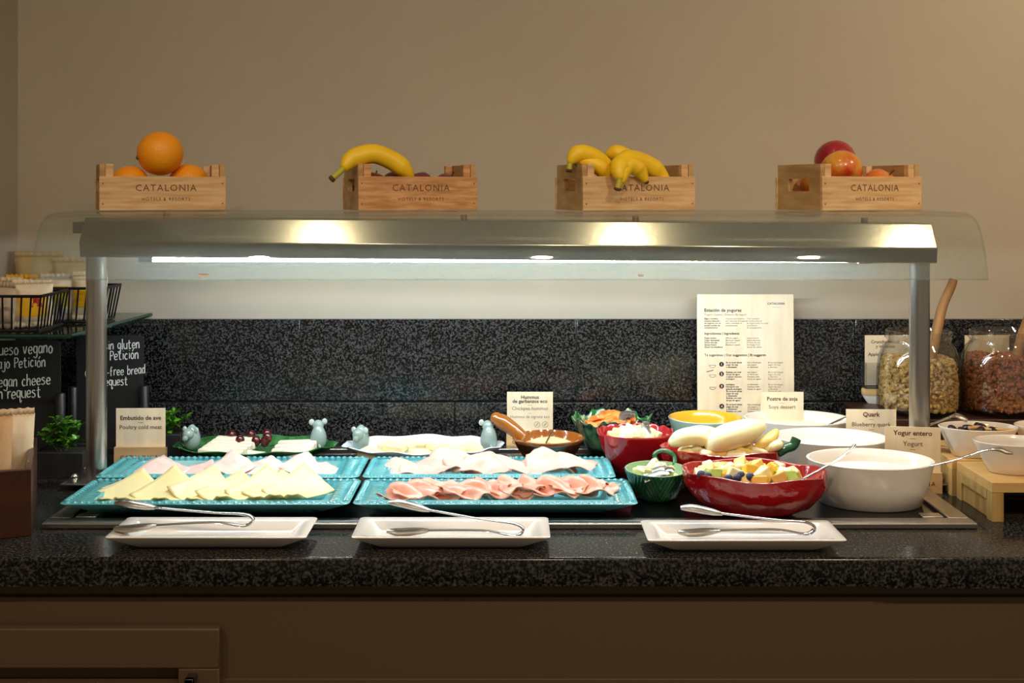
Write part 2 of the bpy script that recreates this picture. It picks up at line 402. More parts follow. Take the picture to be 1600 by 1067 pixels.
for px in (318, 1001):
    x = (px-800)/962+.004
    part(MB().add([(x-.011, -.1205, .374), (x+.012, -.1205, .373), (x+.003, -.1215, .366), (x-.003, -.1215, .366), (x, -.119, .371)], [(0, 3, 4), (3, 2, 4), (2, 1, 4), (1, 0, 4)]) if px < 500 else
         MB().ball((x, -.120, .371), .005, .0012, .0025), 'paper_scrap', 'paper_white', sg)

# ------------------------------------------------------------------ crates and fruit
CW, CD, FH, EH = .217, .142, .060, .082
def crate(px, d, deg, label, wood):
    th = math.radians(deg); p = at(px, 332, d)
    cx = p.x+math.cos(th)*CW/2-math.sin(th)*CD/2; cy = d+math.sin(th)*CW/2+math.cos(th)*CD/2
    c = T('fruit_crate', label, 'crate', ctr(cx, cy, .4735), th, 'small wooden fruit crates on the canopy')
    w, dd, t = CW/2, CD/2, .007
    part(MB().box(-w, w, -dd, -dd+t, 0, FH), 'front_board', wood, c, bev=.0008)
    part(MB().box(-w, w, dd-t, dd, 0, FH), 'back_board', wood, c, bev=.0008)
    part(MB().box(-w+t, w-t, -dd+t, dd-t, .001, .006), 'bottom_board', wood, c)
    for s in (-1, 1):
        x0, x1 = sorted((s*(w-.001), s*(w-.010)))
        e = MB(); y0, y1 = -dd+t, dd-t; hy, hz0, hz1 = .031, .034, .056
        for b in ((y0, -hy, 0, EH), (hy, y1, 0, EH), (-hy, hy, 0, hz0), (-hy, hy, hz1, EH)): e.box(x0, x1, b[0], b[1], b[2], b[3])
        part(e, 'end_board', 'crate_end', c)
        x0, x1 = sorted((s*(w-.011), s*(w-.024)))
        for y in (-1, 1):
            ya, yb = sorted((y*(dd-t), y*(dd-t-.012)))
            part(MB().box(x0, x1, ya, yb, .006, EH), 'corner_post', wood, c, bev=.0006)
        for z in (.012, .048):
            part(MB().lathe([(.0012, 0), (.0012, .0006)], 8).xf(Matrix.Translation((s*(w-.006), -dd-.0004, z)) @ Matrix.Rotation(PI/2, 4, 'X')), 'nail', 'burnt', c)
    text(c, 'CATALONIA', .004, .0345, .0165, 'burnt', -dd-.0005, 0, 1.18)
    text(c, '\u00b7 HOTELS & RESORTS \u00b7', .004, .0175, .0078, 'burnt', -dd-.0005, 0, 1.25)
    return c
c1 = crate(155, 2.065, 22, 'pale wooden crate holding three oranges on the glass canopy', 'crate_wood')
c2 = crate(560, 2.065, 19, 'reddish-grained wooden crate holding plums under a single banana', 'crate_wood_warm')
c3 = crate(911, 2.065, 18, 'wooden crate full of bananas hanging over its rim', 'crate_wood')
c4 = crate(1285, 2.065, 22, 'wooden crate holding red and yellow apples, oval handle hole in its end', 'crate_wood')
def inworld(c, x, y, z): return Matrix.Translation(c.location) @ c.rotation_euler.to_matrix().to_4x4() @ Vector((x, y, z))
def orange(c, x, y, z, r, label):
    p = inworld(c, x, y, z); o = T('orange', label, 'orange', (p.x, p.y, p.z-r), 0, 'oranges in the crate')
    part(MB().ball((0, 0, r), r, r, r*.97, 28, 18), 'peel', 'orange', o)
    part(MB().ball((-r*.83, -r*.52, r*.80), .0035, .003, .004, 8, 5), 'stem_scar', 'orange_navel', o)
orange(c1, .000, -.008, .103, .0415, 'large orange resting on top of two others in the crate')
orange(c1, -.052, .005, .047, .0345, 'orange low in the crate under the large one, beside the handle post')
orange(c1, .052, .005, .049, .0365, 'orange in the crate with a coarse pale peel under the large one')
def fruit(c, x, y, z, r, m, label, grp, nm='apple', tip=(0, 0)):
    p = inworld(c, x, y, z); o = T(nm, label, nm, (p.x, p.y, p.z-r*.9), 0, grp); o.rotation_euler = (tip[0], tip[1], random.random()*6)
    def sh(q):
        k = 1-.16*max(0, abs(q.z)-.75)/.25*(1 if math.hypot(q.x, q.y) < .7 else 0)
        return Vector((q.x*(1+.05*q.z), q.y*(1+.05*q.z), q.z*k))
    part(MB().ball((0, 0, r*.9), r, r, r*.92, 24, 14, fn=sh), 'skin', m, o)
    part(MB().tube([(0, 0, r*1.6), (.001, 0, r*1.85), (.003, 0, r*2.0)], .0012, 6), 'stem', 'stem', o)
for x, y, z, r, m in ((-.07, .01, .047, .026, 'nectarine'), (-.035, -.012, .044, .030, 'plum'), (.024, -.010, .045, .029, 'plum'), (.064, -.012, .044, .027, 'plum'), (.01, .03, .043, .027, 'plum'), (-.03, .04, .036, .027, 'plum')):
    fruit(c2, x, y, z, r, m, 'dark plum in the crate under the single banana' if m == 'plum' else 'reddish nectarine among the plums in the crate', 'plums in the crate' if m == 'plum' else None, 'plum' if m == 'plum' else 'nectarine', (.3, .2))
fruit(c4, .016, .034, .108, .0390, 'apple_red', 'dark red apple on top of the apple crate', None, tip=(-1.0, .2))
fruit(c4, -.022, -.026, .084, .0385, 'apple_mix', 'red and yellow streaked apple leaning on the dark red one', None, tip=(.9, .2))
fruit(c4, .044, -.012, .048, .035, 'apple_orange', 'orange-red apple low beside the streaked apple in the crate', None, tip=(.5, .4))
fruit(c4, -.066, .022, .050, .034, 'apple_orange', 'orange-red apple showing through the handle hole of the crate', None, tip=(.4, -.4))
fruit(c4, .01, .034, .040, .032, 'apple_mix', 'streaked apple at the bottom of the crate under the dark red one', None, tip=(.4, .4))
def banana(pts, r, label, grp=None, stem=3):
    path = spline([at(*p) for p in pts], 8); n = len(path); c = path[n//2].copy(); zc = min(p.z for p in path)
    o = T('banana', label, 'banana', (c.x, c.y, zc), 0, grp); P = [p-Vector((c.x, c.y, zc)) for p in path]
    rad = []
    for i in range(n):
        t = i/(n-1)
        a = .30+.0*t if t < .16 else (.30+.70*min(1, (t-.16)/.2)**.7)
        b = min(1, .28+(1-t)*3.2); rad.append(r*min(a, b))
    k = int(n*.17); e = n-2
    part(MB().tube(P[k:], rad[k:], 10), 'peel', 'banana', o, ang=75)
    part(MB().tube(P[2:k+1], [x*1.0 for x in rad[2:k+1]], 8), 'stem', 'banana_stem', o, ang=75)
    part(MB().tube(P[:3], [x*1.18 for x in rad[:3]], 8), 'stem_end', 'banana_tip', o)
    part(MB().ball(P[-1], r*.30, n=8, m=6), 'tip', 'banana_tip', o)
banana([(517, 281, 2.06), (536, 264, 2.07), (550, 249, 2.085), (582, 240, 2.10), (613, 251, 2.11), (634, 268, 2.115), (644, 284, 2.12)], .0178, 'single spotted banana laid over the end of the plum crate')
BG = 'bananas in the crate'
banana([(889, 268, 2.085), (892, 252, 2.09), (905, 240, 2.10), (928, 246, 2.11), (946, 262, 2.12), (960, 281, 2.12)], .0165, 'banana with brown stem hooked over the crate handle end')
banana([(899, 258, 2.10), (905, 252, 2.10), (920, 254, 2.105), (938, 262, 2.105), (950, 276, 2.11), (957, 288, 2.11)], .015, 'banana tucked below the one hooked over the crate end')
banana([(944, 250, 2.15), (950, 243, 2.15), (965, 240, 2.15), (985, 250, 2.15), (1005, 266, 2.15), (1020, 284, 2.15)], .0165, 'banana at the back of the crate behind the hanging stem')
banana([(964, 297, 2.052), (968, 281, 2.056), (967, 263, 2.07), (982, 249, 2.10), (1008, 256, 2.12), (1030, 270, 2.13), (1046, 288, 2.13)], .0175, 'long banana whose stem hangs down over the crate lettering')
banana([(966, 296, 2.055), (971, 282, 2.06), (973, 266, 2.075), (985, 258, 2.085), (999, 266, 2.09), (1010, 284, 2.09)], .0155, 'banana joined below the long one at the hanging stem')

# ------------------------------------------------------------------ teal trays
def teal_tray(x0, x1, d0, d1, label):
    hw, hd = (x1-x0)/2, (d1-d0)/2
    t = T('serving_tray', label, 'tray', ctr((x0+x1)/2, (d0+d1)/2, .0093))
    h = .021
    part(MB().rloft([(hw-.045, hd-.028, .012, 0), (hw-.002, hd-.002, .012, h-.003), (hw, hd, .012, h-.001), (hw-.001, hd-.001, .012, h), (hw-.040, hd-.024, .008, h-.002),
                     (hw-.043, hd-.027, .007, h-.001), (hw-.052, hd-.034, .006, .006), (hw-.06, hd-.04, .005, .005)]), 'dish', 'teal', t, ang=50)
    bd = MB()
    n = 40
    for k in range(n):
        x = -hw+.012+(2*hw-.024)*k/(n-1)
        for s in (-1, 1):
            bd.ball((x, s*(hd-.007), h-.0005), .0040, .0056, .0030, 8, 5)
    n = 15
    for k in range(1, n-1):
        y = -hd+.012+(2*hd-.024)*k/(n-1)
        for s in (-1, 1):
            bd.ball((s*(hw-.007), y, h-.0005), .0058, .0042, .0030, 8, 5)
            bd.ball((s*(hw-.026), y, h-.0012), .011, .0022, .0016, 7, 4)
    o = part(bd, 'beaded_rim', 'teal', t); o['kind'] = 'stuff'
    return t
teal_tray(-.693, -.249, 1.806, 1.964, 'turquoise tray with beaded rim holding pale yellow cheese slices')
teal_tray(-.699, -.256, 1.976, 2.128, 'turquoise tray with beaded rim holding pale poultry slices')
teal_tray(-.244, .193, 1.806, 1.964, 'turquoise tray with beaded rim holding reddish cured ham')
teal_tray(-.251, .174, 1.976, 2.128, 'turquoise tray with beaded rim holding pink cooked ham')
def sheet(cx, cy, z0, w, d, rot, zf, n=14, jag=.06, seed=0, shape='diamond'):
    rnd = random.Random(seed); ph = [rnd.random()*6.28 for _ in range(6)]
    def fn(a, b):
        u, v = 2*a-1, 2*b-1
        if shape == 'round':
            k = math.sqrt(max(1e-9, u*u+v*v)); q = max(abs(u), abs(v)); u, v = (u*q/k, v*q/k) if k > 1e-6 else (0, 0)
        e = 1+jag*(math.sin(5*u+ph[0])*math.sin(4*v+ph[1])+.6*math.sin(11*(u+v)+ph[2]))
        x = u*w/2*e; y = v*d/2*e
        xr = x*math.cos(rot)-y*math.sin(rot); yr = x*math.sin(rot)+y*math.cos(rot)
        return (cx+xr, cy+yr, CT+z0+zf(xr, yr, u, v, ph)+.011*sm((-yr-.036)/.016))
    return MB().grid(fn, n, n)
def sm(t): t = max(0, min(1, t)); return t*t*(3-2*t)
# cheese: square slices laid corner to corner, back corners curling up
for i, (px, top) in enumerate(((184, 774), (206, 757), (262, 749), (318, 747), (362, 764), (408, 751), (436, 766), (466, 753))):
    d = 1.887; x = (px-800)/980
    lift = .004+(790-top)*.00080
    def zf(xr, yr, u, v, ph, lift=lift): return lift*max(0, (yr+.012)/.07)**1.25+.0022*math.sin(38*xr+ph[3])+(.006*sm((-xr-.02)/.05))
    one(sheet(x, d-.004+.002*(i % 2), .0195+.0010*i, .083, .083, PI/4+random.uniform(-.10, .10), zf, 14, .012, i), 'cheese_slice', 'cheese',
        'thin pale yellow cheese slice with a curled-up corner on the tray', 'cheese', 'cheese slices on the turquoise tray', solid=.0016, ang=80)
for i, (px, top) in enumerate(((205, 738), (248, 724), (305, 735), (352, 720), (405, 728), (462, 724), (490, 737))):
    d = 2.045; x = (px-800)/900
    lift = .004+(740-top)*.0008
    def zf(xr, yr, u, v, ph, lift=lift): return lift*max(0, (yr+.012)/.06)**1.25+.0030*math.sin(50*xr+ph[3])+.0015*math.sin(90*xr+60*yr+ph[4])
    one(sheet(x, d, .0185+.001*i, .090, .072, random.uniform(-.2, .2)+PI/4, zf, 12, .03, 20+i), 'poultry_slice', 'poultry',
        'thin pale pink poultry slice lying on the tray', 'cold cut', 'poultry slices on the turquoise tray', solid=.0014, ang=80)
for i in range(9):
    x = -.185+.036*i; d = 2.05+random.uniform(-.008, .008); big = 1.0 if i not in (2, 3, 4, 7) else 1.8
    def zf(xr, yr, u, v, ph, big=big):
        return big*(.010*sm((yr+.02)/.045)+.0045*math.sin(70*xr+ph[3]+yr*30)+.003*math.sin(120*yr+ph[4]+60*xr))+.005
    one(sheet(x, d, .0185+.001*i, .092, .072, random.uniform(-.6, .6), zf, 18, .05, 40+i, 'round'), 'ham_slice', 'ham',
        'ruffled pink cooked ham slice lying on the tray', 'ham', 'cooked ham slices on the turquoise tray', solid=.0014, ang=80)
for i in range(17):
    x = -.172+.0190*i; d = 1.884+random.uniform(-.016, .014)
    def zf(xr, yr, u, v, ph):
        return .007+.008*sm((yr+.02)/.045)+.0060*math.sin(95*xr+ph[3]+yr*60)+.0050*math.sin(140*yr+ph[4]+50*xr)
    one(sheet(x, d, .0185+.0006*i, .080, .056, random.uniform(-.8, .8), zf, 22, .09, 70+i, 'round'), 'cured_ham_slice', 'cured',
        'crumpled reddish cured ham slice with pale fat on the tray', 'ham', 'cured ham slices on the turquoise tray', solid=.0013, ang=80)

# ------------------------------------------------------------------ white plates and tongs
def tongs(name, bend, low, up, d, label, grp=None):
    # a steel strip bent into a U; both arms end in a spoon-fork blade
    B = at(*bend, d); Lo = at(*low, d-.012); Up = at(*up, d+.012)
    base = min(B.z, Lo.z, Up.z); o = T(name, label, 'tongs', (B.x, B.y, base), 0, grp); O = Vector((B.x, B.y, base))
    gap = .010; dirl = (Lo-B).normalized(); diru = (Up-B).normalized()
    side = Vector((0, 0, 1))
    ctrl = [Lo-O, (Lo*.35+B*.65)-O-side*.001, B+dirl*.012-O-side*(gap*.9), B-O-side*gap*.5-dirl*.002, B-O+side*gap*.2-dirl*.003, B+diru*.012-O+side*gap*.6, (Up*.35+B*.65)-O+side*.003, Up-O]
    path = spline(ctrl, 6)
    # strip section: wide in depth, thin in the bending plane
    part(MB().tube(path, lerps([.0046, .0046, .0062, .0068, .0062, .0046, .0046], len(path)), 8, (1.0, .36), ref=(0, 0, 1)), 'spring_strip', 'chrome', o, ang=60)
    for E, dr_, kz in ((Lo, dirl, 1), (Up, diru, -1)):
        bl = spline([E-O-dr_*.030, E-O-dr_*.012-side*.001*kz, E-O+dr_*.012-side*.002*kz, E-O+dr_*.030], 5)
        part(MB().tube(bl, lerps([.005, .0105, .0130, .0120, .006], len(bl)), 10, (1.0, .40), ref=(0, 0, 1)), 'blade', 'steel', o, ang=60)
    return o
def white_plate(x0, x1, d0, d1, label, yaw=0):
    hw, hd = (x1-x0)/2, (d1-d0)/2; t = T('rectangular_plate', label, 'plate', ctr((x0+x1)/2, (d0+d1)/2, 0), yaw, 'white tong-rest plates along the counter edge'); h = .022
    part(MB().rloft([(hw-.038, hd-.026, .008, 0), (hw-.034, hd-.022, .008, .002), (hw-.001, hd-.001, .006, h-.003), (hw, hd, .006, h-.001), (hw-.001, hd-.001, .006, h), (hw-.016, hd-.014, .006, h-.002),
                     (hw-.030, hd-.024, .006, h-.012), (hw-.034, hd-.028, .005, h-.014)]), 'dish', 'porcelain', t, ang=50)
white_plate(-.572, -.289, 1.660, 1.764, 'white rectangular plate under tongs, in front of the sliced cheese tray')
white_plate(-.226, .054, 1.660, 1.764, 'white rectangular plate under tongs, in front of the cured ham tray')
white_plate(.189, .467, 1.646, 1.748, 'white rectangular plate under tongs, in front of the red fruit bowl')
tongs('serving_tongs', (391, 811), (212, 823), (212, 790), 1.706, 'steel serving tongs propped open on the plate before the cheese tray')
tongs('serving_tongs', (813, 827), (637, 829), (640, 791), 1.700, 'steel serving tongs propped open on the plate before the cured ham')
tongs('serving_tongs', (1268, 824), (1092, 830), (1096, 798), 1.695, 'steel serving tongs propped open on the plate before the red fruit bowl')

# ------------------------------------------------------------------ cards
def card(px, d, top, deg, label, lines, holder='CATALONIA', w=.0905, par_z=0):
    x = (px-800)*d/F
    o = T('name_card', label, 'card', ctr(x, d, par_z), math.radians(deg))
    part(MB().box(-w/2, w/2, -.001, .001, .006, top), 'card', 'veneer', o, smooth=False)
    hb = MB(); hb.box(-w/2-.001, w/2+.001, -.011, -.0013, 0, .034); hb.box(-w/2-.001, w/2+.001, .0013, .010, 0, .030); hb.box(-w/2-.001, w/2+.001, -.0013, .0013, 0, .006)
    part(hb, 'wooden_holder', 'veneer_dark', o)
    if holder: text(o, holder, 0, .012, .0105, 'ink', -.0114, 0, 1.25)
    for s, z, size, ink, bold in lines:
        text(o, s, 0, z, size, ink, -.0013, bold)
    return o
card(220, 2.20, .1045, 2, 'wooden name card for poultry cold cuts in a wooden block', [('Embutido de ave', .083, .0112, 'ink_red', .00022), ('\u2014', .0755, .010, 'ink', 0), ('Poultry cold meat', .066, .0108, 'ink', 0)])
hm = card(828, 2.335, .112, 0, 'wooden name card for chickpea hummus behind the brown pan', [('Hummus', .0985, .0098, 'ink', .00022), ('de garbanzos eco', .0905, .0098, 'ink', .00022), ('\u2014', .0835, .009, 'ink', 0), ('Chickpea hummus', .0765, .0096, 'ink_grey', 0), ('\u2014', .068, .007, 'ink_grey', 0), ('Hummus de cigrons eco', .0605, .0079, 'ink_grey', 0)])
ic = MB()
for x in (.014, .030):
    ic.tube([(x+.0055*math.cos(a*PI/8), -.0014, .048+.0055*math.sin(a*PI/8)) for a in range(17)], .0003, 4)
    ic.tube([(x-.002, -.0014, .0455), (x+.002, -.0014, .0505)], .0006, 4)
part(ic, 'diet_icons', 'ink_grey', hm)
card(1222, 2.335, .112, 0, 'wooden name card for soy dessert before the tall yogurt menu', [('Postre de soja', .095, .0105, 'ink_red', .00022), ('\u2014', .0875, .009, 'ink', 0), ('Soya dessert', .079, .0105, 'ink_red', 0)], w=.084)
card(1361, 2.172, .1075, -3, 'wooden name card for blueberry quark standing by the canopy post', [('Quark', .0945, .0115, 'ink_red', .00025), ('\u2014', .0865, .009, 'ink', 0), ('Blueberry quark', .0765, .0108, 'ink', 0), ('\u2014', .068, .009, 'ink', 0)])
card(1426, 2.004, .1085, -8, 'wooden name card for plain yogurt beside the nearest white bowl', [('Yogur entero', .0945, .0115, 'ink_red', .00025), ('\u2014', .0865, .009, 'ink', 0), ('Yogurt', .0765, .0115, 'ink_red', 0), ('\u2014', .068, .009, 'ink', 0)])
# tall menu board leaning on the backsplash
mbx = T('menu_board', 'tall pale wooden yogurt station menu leaning on the granite backsplash', 'menu', ctr((1165.5-800)*2.352/F, 2.352, 0.0008), 0, rotx=-.03)
part(MB().box(-.096, .096, -.002, .002, 0, .3015), 'panel', 'veneer', mbx, smooth=False)
Y = -.0024; X0 = -.096; kx = .193/151; 
def mt(s, px, py, size, ink='ink', bold=0, align='LEFT'): text(mbx, s, X0+(px-1090)*kx, .3015-(py-461)*kx, size, ink, Y, bold, 1, align)
mt('CATALONIA', 1213, 477, .0062, 'ink', .0001, 'CENTER'); mt('HOTELS & RESORTS', 1213, 481.5, .0019, 'ink_grey', 0, 'CENTER')
mt('Estaci\u00f3n de yogures', 1101, 488, .0092, 'ink', .00022); mt('Yogurt Station | Estaci\u00f3 de iogurt', 1101, 494, .0062, 'ink_grey')
def col(px, py, lines, ink, bold=0, step=3.5, size=.0044):
    for i, s in enumerate(lines): mt(s, px, py+i*step, size, ink, bold)
col(1101, 500, ['Elige y combina', 'nuestra selecci\u00f3n', 'de yogures con un', 'amplio surtido de', 'complementos'], 'ink', .0001)
col(1134, 500, ['Choose and combine', 'our selection of yogurts', 'with a selection of', 'complements'], 'ink')
col(1167, 500, ['Tria i combina', 'la nostra selecci\u00f3', 'de iogurts amb un ampli', 'assortiment', 'de complements'], 'ink_grey')
mt('Ingredientes | Ingredients', 1101, 523.5, .0068, 'ink', .0001)
col(1101, 530, ['Yogur entero', 'Yogur desnatado', 'Postre de soja', 'Queso fresco', 'Quark de ar\u00e1ndanos'], 'ink', .0001)
col(1134, 530, ['Whole yogurt', 'Skimmed yogurt', 'Soy dessert', 'Blueberry quark'], 'ink'); col(1167, 530, ['Iogurt sencer', 'Iogurt desnatat', 'Postres de soja', 'Formatge fresc', 'Quark de nabius'], 'ink_grey')
mt('Te sugerimos | Our suggestion | Et suggerim', 1101, 557, .0068, 'ink', .0001)
for i, (py, n) in enumerate(((568, 3), (583, 4), (602, 8), (633, 4))):
    A = ['En un bowl a\u00f1ade', 'yogur de soja', 'o desnatado', 'Endulza con miel', 'sirope de agave', 'o az\u00facar moreno', 'ecol\u00f3gico', 'Incorpora una', 'granola ecol\u00f3gica']
    col(1134.5, py, [A[(i*3+k) % 9] for k in range(n)], 'ink', .0001); col(1167.5, py, ['Into a bowl put', 'soy yogurt', 'or skimmed', 'Sweeten with', 'honey or agave'][i % 3:][:min(n, 4)], 'ink'); col(1200, py, ['En un bol afegeix', 'iogurt de soja', 'o desnatat', 'Endol\u00e7eix amb'][:min(n, 4)], 'ink_grey')
    cx, cz = X0+(1127.5-1090)*kx, .3015-(py+1.5-461)*kx
    part(MB().lathe([(.0047, 0), (.0047, .0003)], 24).xf(Matrix.Translation((cx, Y, cz)) @ Matrix.Rotation(PI/2, 4, 'X')), 'number_dot', 'ink', mbx, smooth=False)
    text(mbx, str(i+1), cx, cz-.0023, .0065, 'paper_white', Y-.0008, .0001)
    ib = MB(); bx_, bz_ = X0+(1113.5-1090)*kx, cz-.002
    ib.tube([(bx_+.0062*math.cos(a*PI/12), Y, bz_+.0048*math.sin(a*PI/12)) for a in range(12, 25)], .00035, 4); ib.tube([(bx_-.0064, Y, bz_), (bx_+.0064, Y, bz_)], .00035, 4)
    if i == 1: ib.tube([(bx_-.012, Y, bz_+.006), (bx_+.002, Y, bz_+.0095)], .0007, 4)
    if i < 3: part(ib, 'bowl_icon', 'ink_grey', mbx)

# ------------------------------------------------------------------ oval cheese dishes with mice
def mouse(parent, x, y, z, back):
    m = part(MB().ball((0, 0, .019), .0135, .014, .021, 16, 10, fn=lambda q: Vector((q.x*(1-.22*q.z), q.y*(1-.22*q.z), q.z))), 'mouse_figure', 'mouse', parent)
    m.location = (x, y, z); m.scale = (1.15, 1.15, 1.15); m.rotation_euler = (0, 0, .25 if back else -.3)
    hy = .006 if back else -.011; hz = .036 if back else .026
    part(MB().ball((0, hy, hz), .0095, .011, .0095, 12, 8), 'head', 'mouse', m)
    if not back: part(MB().ball((0, hy-.009, hz-.005), .005, .006, .005, 10, 6), 'snout', 'mouse', m)
    for s in (-1, 1): part(MB().ball((s*.0105, hy+(.0 if back else .006), hz+.006), .0046, .0022, .0052, 12, 6), 'ear', 'mouse_ear', m)
    if back: part(MB().tube(spline([(0, -.012, .008), (.001, -.019, .003), (-.004, -.028, .0015), (-.014, -.033, .001)], 5), .0022, 7), 'tail', 'mouse', m)
def oval_dish(name, label, x, d, rx, ry, h, m, wavy, yaw=0):
    t = T(name, label, 'dish', ctr(x, d, .0093), yaw)
    def fn(th, r, z, i): return (r*(1+wavy*math.sin(14*th)*(r > .9)), z+(.002*math.sin(9*th) if r > .9 and wavy else 0))
    part(MB().lathe([(.55, 0), (.6, .002), (.9, h*.6), (.99, h-.003), (1, h-.001), (.985, h), (.92, h*.75), (.75, .009), (.4, .007), (.01, .007)], 72, rx, ry, fn), 'dish', m, t, ang=60)
    return t
gd = oval_dish('leaf_dish', 'green leaf-pattern oval dish with mouse figures holding brie and grapes', -.480, 2.215, .152, .082, .026, 'leaf_dish', .012)
mouse(gd, -.120, .006, .015, False); mouse(gd, .116, .012, .015, True)
wd = oval_dish('oval_dish', 'white oval dish with mouse figures holding grated hard cheese', -.166, 2.215, .150, .082, .026, 'white_glaze', .02)
mouse(wd, -.117, .004, .015, False); mouse(wd, .122, .008, .015, True)
def slab_piece(name, m, x, d, z, lx, ly, lz, yaw, label, cat, grp=None, taper=.6, tiltx=0):
    mb = MB().add([(-lx/2, -ly/2, 0), (lx/2, -ly/2*taper, 0), (lx/2, ly/2*taper, 0), (-lx/2, ly/2, 0), (-lx/2, -ly/2, lz), (lx/2, -ly/2*taper, lz*.8), (lx/2, ly/2*taper, lz*.8), (-lx/2, ly/2, lz)],
                  [(0, 3, 2, 1), (4, 5, 6, 7), (0, 1, 5, 4), (1, 2, 6, 5), (2, 3, 7, 6), (3, 0, 4, 7)])
    mb.xf(Matrix.Translation(ctr(x, d, z)) @ Matrix.Rotation(yaw, 4, 'Z') @ Matrix.Rotation(tiltx, 4, 'X'))
    return one(mb, name, m, label, cat, grp, bev=.0018)
for k in range(5):
    slab_piece('brie_slice', 'brie', -.532+.004*k, 2.165+.017*k, .0195+.0022*k, .082, .020, .017, -.14+.03*k, 'white brie slice in the row beside the front-facing mouse', 'cheese', 'brie slices by the front-facing mouse', .8)
for k in range(4):
    slab_piece('brie_slice', 'brie', -.407+.002*k, 2.160+.020*k, .0185+.0028*k, .074, .022, .015, PI+.10-.06*k, 'white brie slice in the row beside the mouse seen from behind', 'cheese', 'brie slices by the mouse seen from behind', .7)
slab_piece('brie_wedge', 'brie', -.464, 2.150, .0185, .034, .026, .018, .2, 'small lone white cheese wedge between the two brie rows', 'cheese', None, .3)
for px, py in ((362, 680), (375, 688), (392, 680), (400, 689), (417, 678), (414, 690), (418, 684)):
    d = 2.245 if py < 684 else 2.215; p = at(px, py, d)
    g = T('grape', 'dark red grape lying on the green leaf dish', 'grape', (p.x, p.y, p.z-.0095), 0, 'red grapes on the green dish')
    part(MB().ball((0, 0, .0095), .0088, .0088, .0100, 14, 9), 'skin', 'grape', g); part(MB().ball((.003, -.007, .012), .0012, n=6, m=4), 'stem_scar', 'twig', g)
for k in range(13):
    rnd = random.Random(200+k); x = -.166+(k-6)*.0155; d = 2.20+rnd.uniform(-.03, .04)
    slab_piece('hard_cheese_piece', 'hard_cheese', x, d, .0185+.006*rnd.random()+(.008 if k in (3, 4, 5, 8) else 0), .042, .030, .010+.006*rnd.random(), rnd.uniform(-1, 1), 'flat pale yellow hard cheese piece on the white oval dish', 'cheese', 'hard cheese pieces on the white dish', .6, rnd.uniform(-.2, .25))

# ------------------------------------------------------------------ hummus pan
pan = T('hummus_pan', 'brown glazed earthenware pan with stubby handle holding hummus', 'pan', ctr(.067, 2.185, .0093))
ph = .045
part(MB().lathe([(.58, 0), (.62, .002), (.86, ph*.55), (.97, ph*.86)], 48, .066, .066, cap1=False), 'lower_body', 'brown_body', pan)
part(MB().lathe([(.97, ph*.86), (1.0, ph*.93), (1.0, ph), (.95, ph+.001), (.90, ph-.006), (.82, ph*.45), (.6, .008), (.01, .007)], 48, .066, .066, cap0=False), 'glazed_rim', 'brown_glaze', pan)
hp_ = spline([(-.045, .022, ph-.006), (-.062, .030, ph+.006), (-.080, .038, ph+.017), (-.096, .044, ph+.025)], 5)
part(MB().tube(hp_, lerps([.010, .0125, .0135, .0145, .0120], len(hp_)), 14), 'handle', 'brown_glaze', pan, ang=70)
part(MB().ball((-.097, .0445, ph+.0255), .0118, n=14, m=8), 'handle_end', 'brown_glaze', pan)
hb = MB().lathe([(.01, ph-.008), (.3, ph-.009), (.6, ph-.011), (.86, ph-.014), (.80, ph-.025), (.01, ph-.026)][::-1], 40, .066, .066, lambda t, r, z, i: (r, z+.003*math.sin(3*t+4*r)*(z > ph-.018)), c=ctr(.067, 2.185, .0093))
one(hb, 'hummus', 'hummus', 'coarse beige hummus filling the brown pan', 'hummus')
sp = MB().tube([at(853, 692, 2.165), at(858, 683, 2.165), at(864, 673, 2.165)], .0042, 8, (1, .35), ref=(1, 0, 0))
one(sp, 'spreader', 'steel_dark', 'small steel spreader stuck into the hummus', 'knife')

# ------------------------------------------------------------------ bowls on the right of the well
def bowl(name, label, x, d, rx, ry, h, m, prof='taper', n=56, fn=None, yaw=0, z=.003, cat='bowl', grp=None, m_in=None):
    t = T(name, label, cat, ctr(x, d, z), yaw, grp)
    outer = {'taper': [(.60, 0), (.64, .0015), (.80, h*.45), (.97, h*.96)],
             'oval': [(.74, 0), (.78, .0015), (.88, h*.45), (.975, h*.96)],
             'fruit': [(.42, 0), (.50, .002), (.76, h*.22), (.93, h*.5), (1.0, h*.78), (.985, h*.96)],
             'deep': [(.50, 0), (.56, .002), (.72, h*.3), (.88, h*.62), (.98, h*.95)]}[prof]
    rim = [(outer[-1][0]+.005, h*.985), (outer[-1][0]-.015, h), (outer[-1][0]-.05, h*.98)]
    inn = [(.90, h*.8), (.72, h*.35), (.5, .008), (.01, .006)]
    if m_in:
        part(MB().lathe(outer+rim[:2], n, rx, ry, fn, cap1=False), 'outside', m, t, ang=60); part(MB().lathe([rim[1], rim[2]]+inn, n, rx, ry, fn, cap0=False), 'inside', m_in, t, ang=60)
    else: part(MB().lathe(outer+rim+inn, n, rx, ry, fn), 'shell', m, t, ang=60)
    return t
def chunk_mesh(name, m, s, seed, round_=False):
    rnd = random.Random(seed); mb = MB()
    if round_: mb.ball((0, 0, 0), s[0], s[1], s[2], 12, 7)
    else:
        mb.box(-s[0], s[0], -s[1], s[1], -s[2], s[2]); mb.v = [tuple(c*(1+rnd.uniform(-.28, .28)) for c in p) for p in mb.v]
    return mesh(mb, name, m, 50)
def drop(name, me, p, label, cat, grp, rot, bev=.002):
    o = bpy.data.objects.new(name, me); COL.objects.link(o); o.location = p; o.rotation_euler = rot; mods(o, bev, 0, 0)
    o['label'] = label; o['category'] = cat
    if grp: o['group'] = grp
    return o
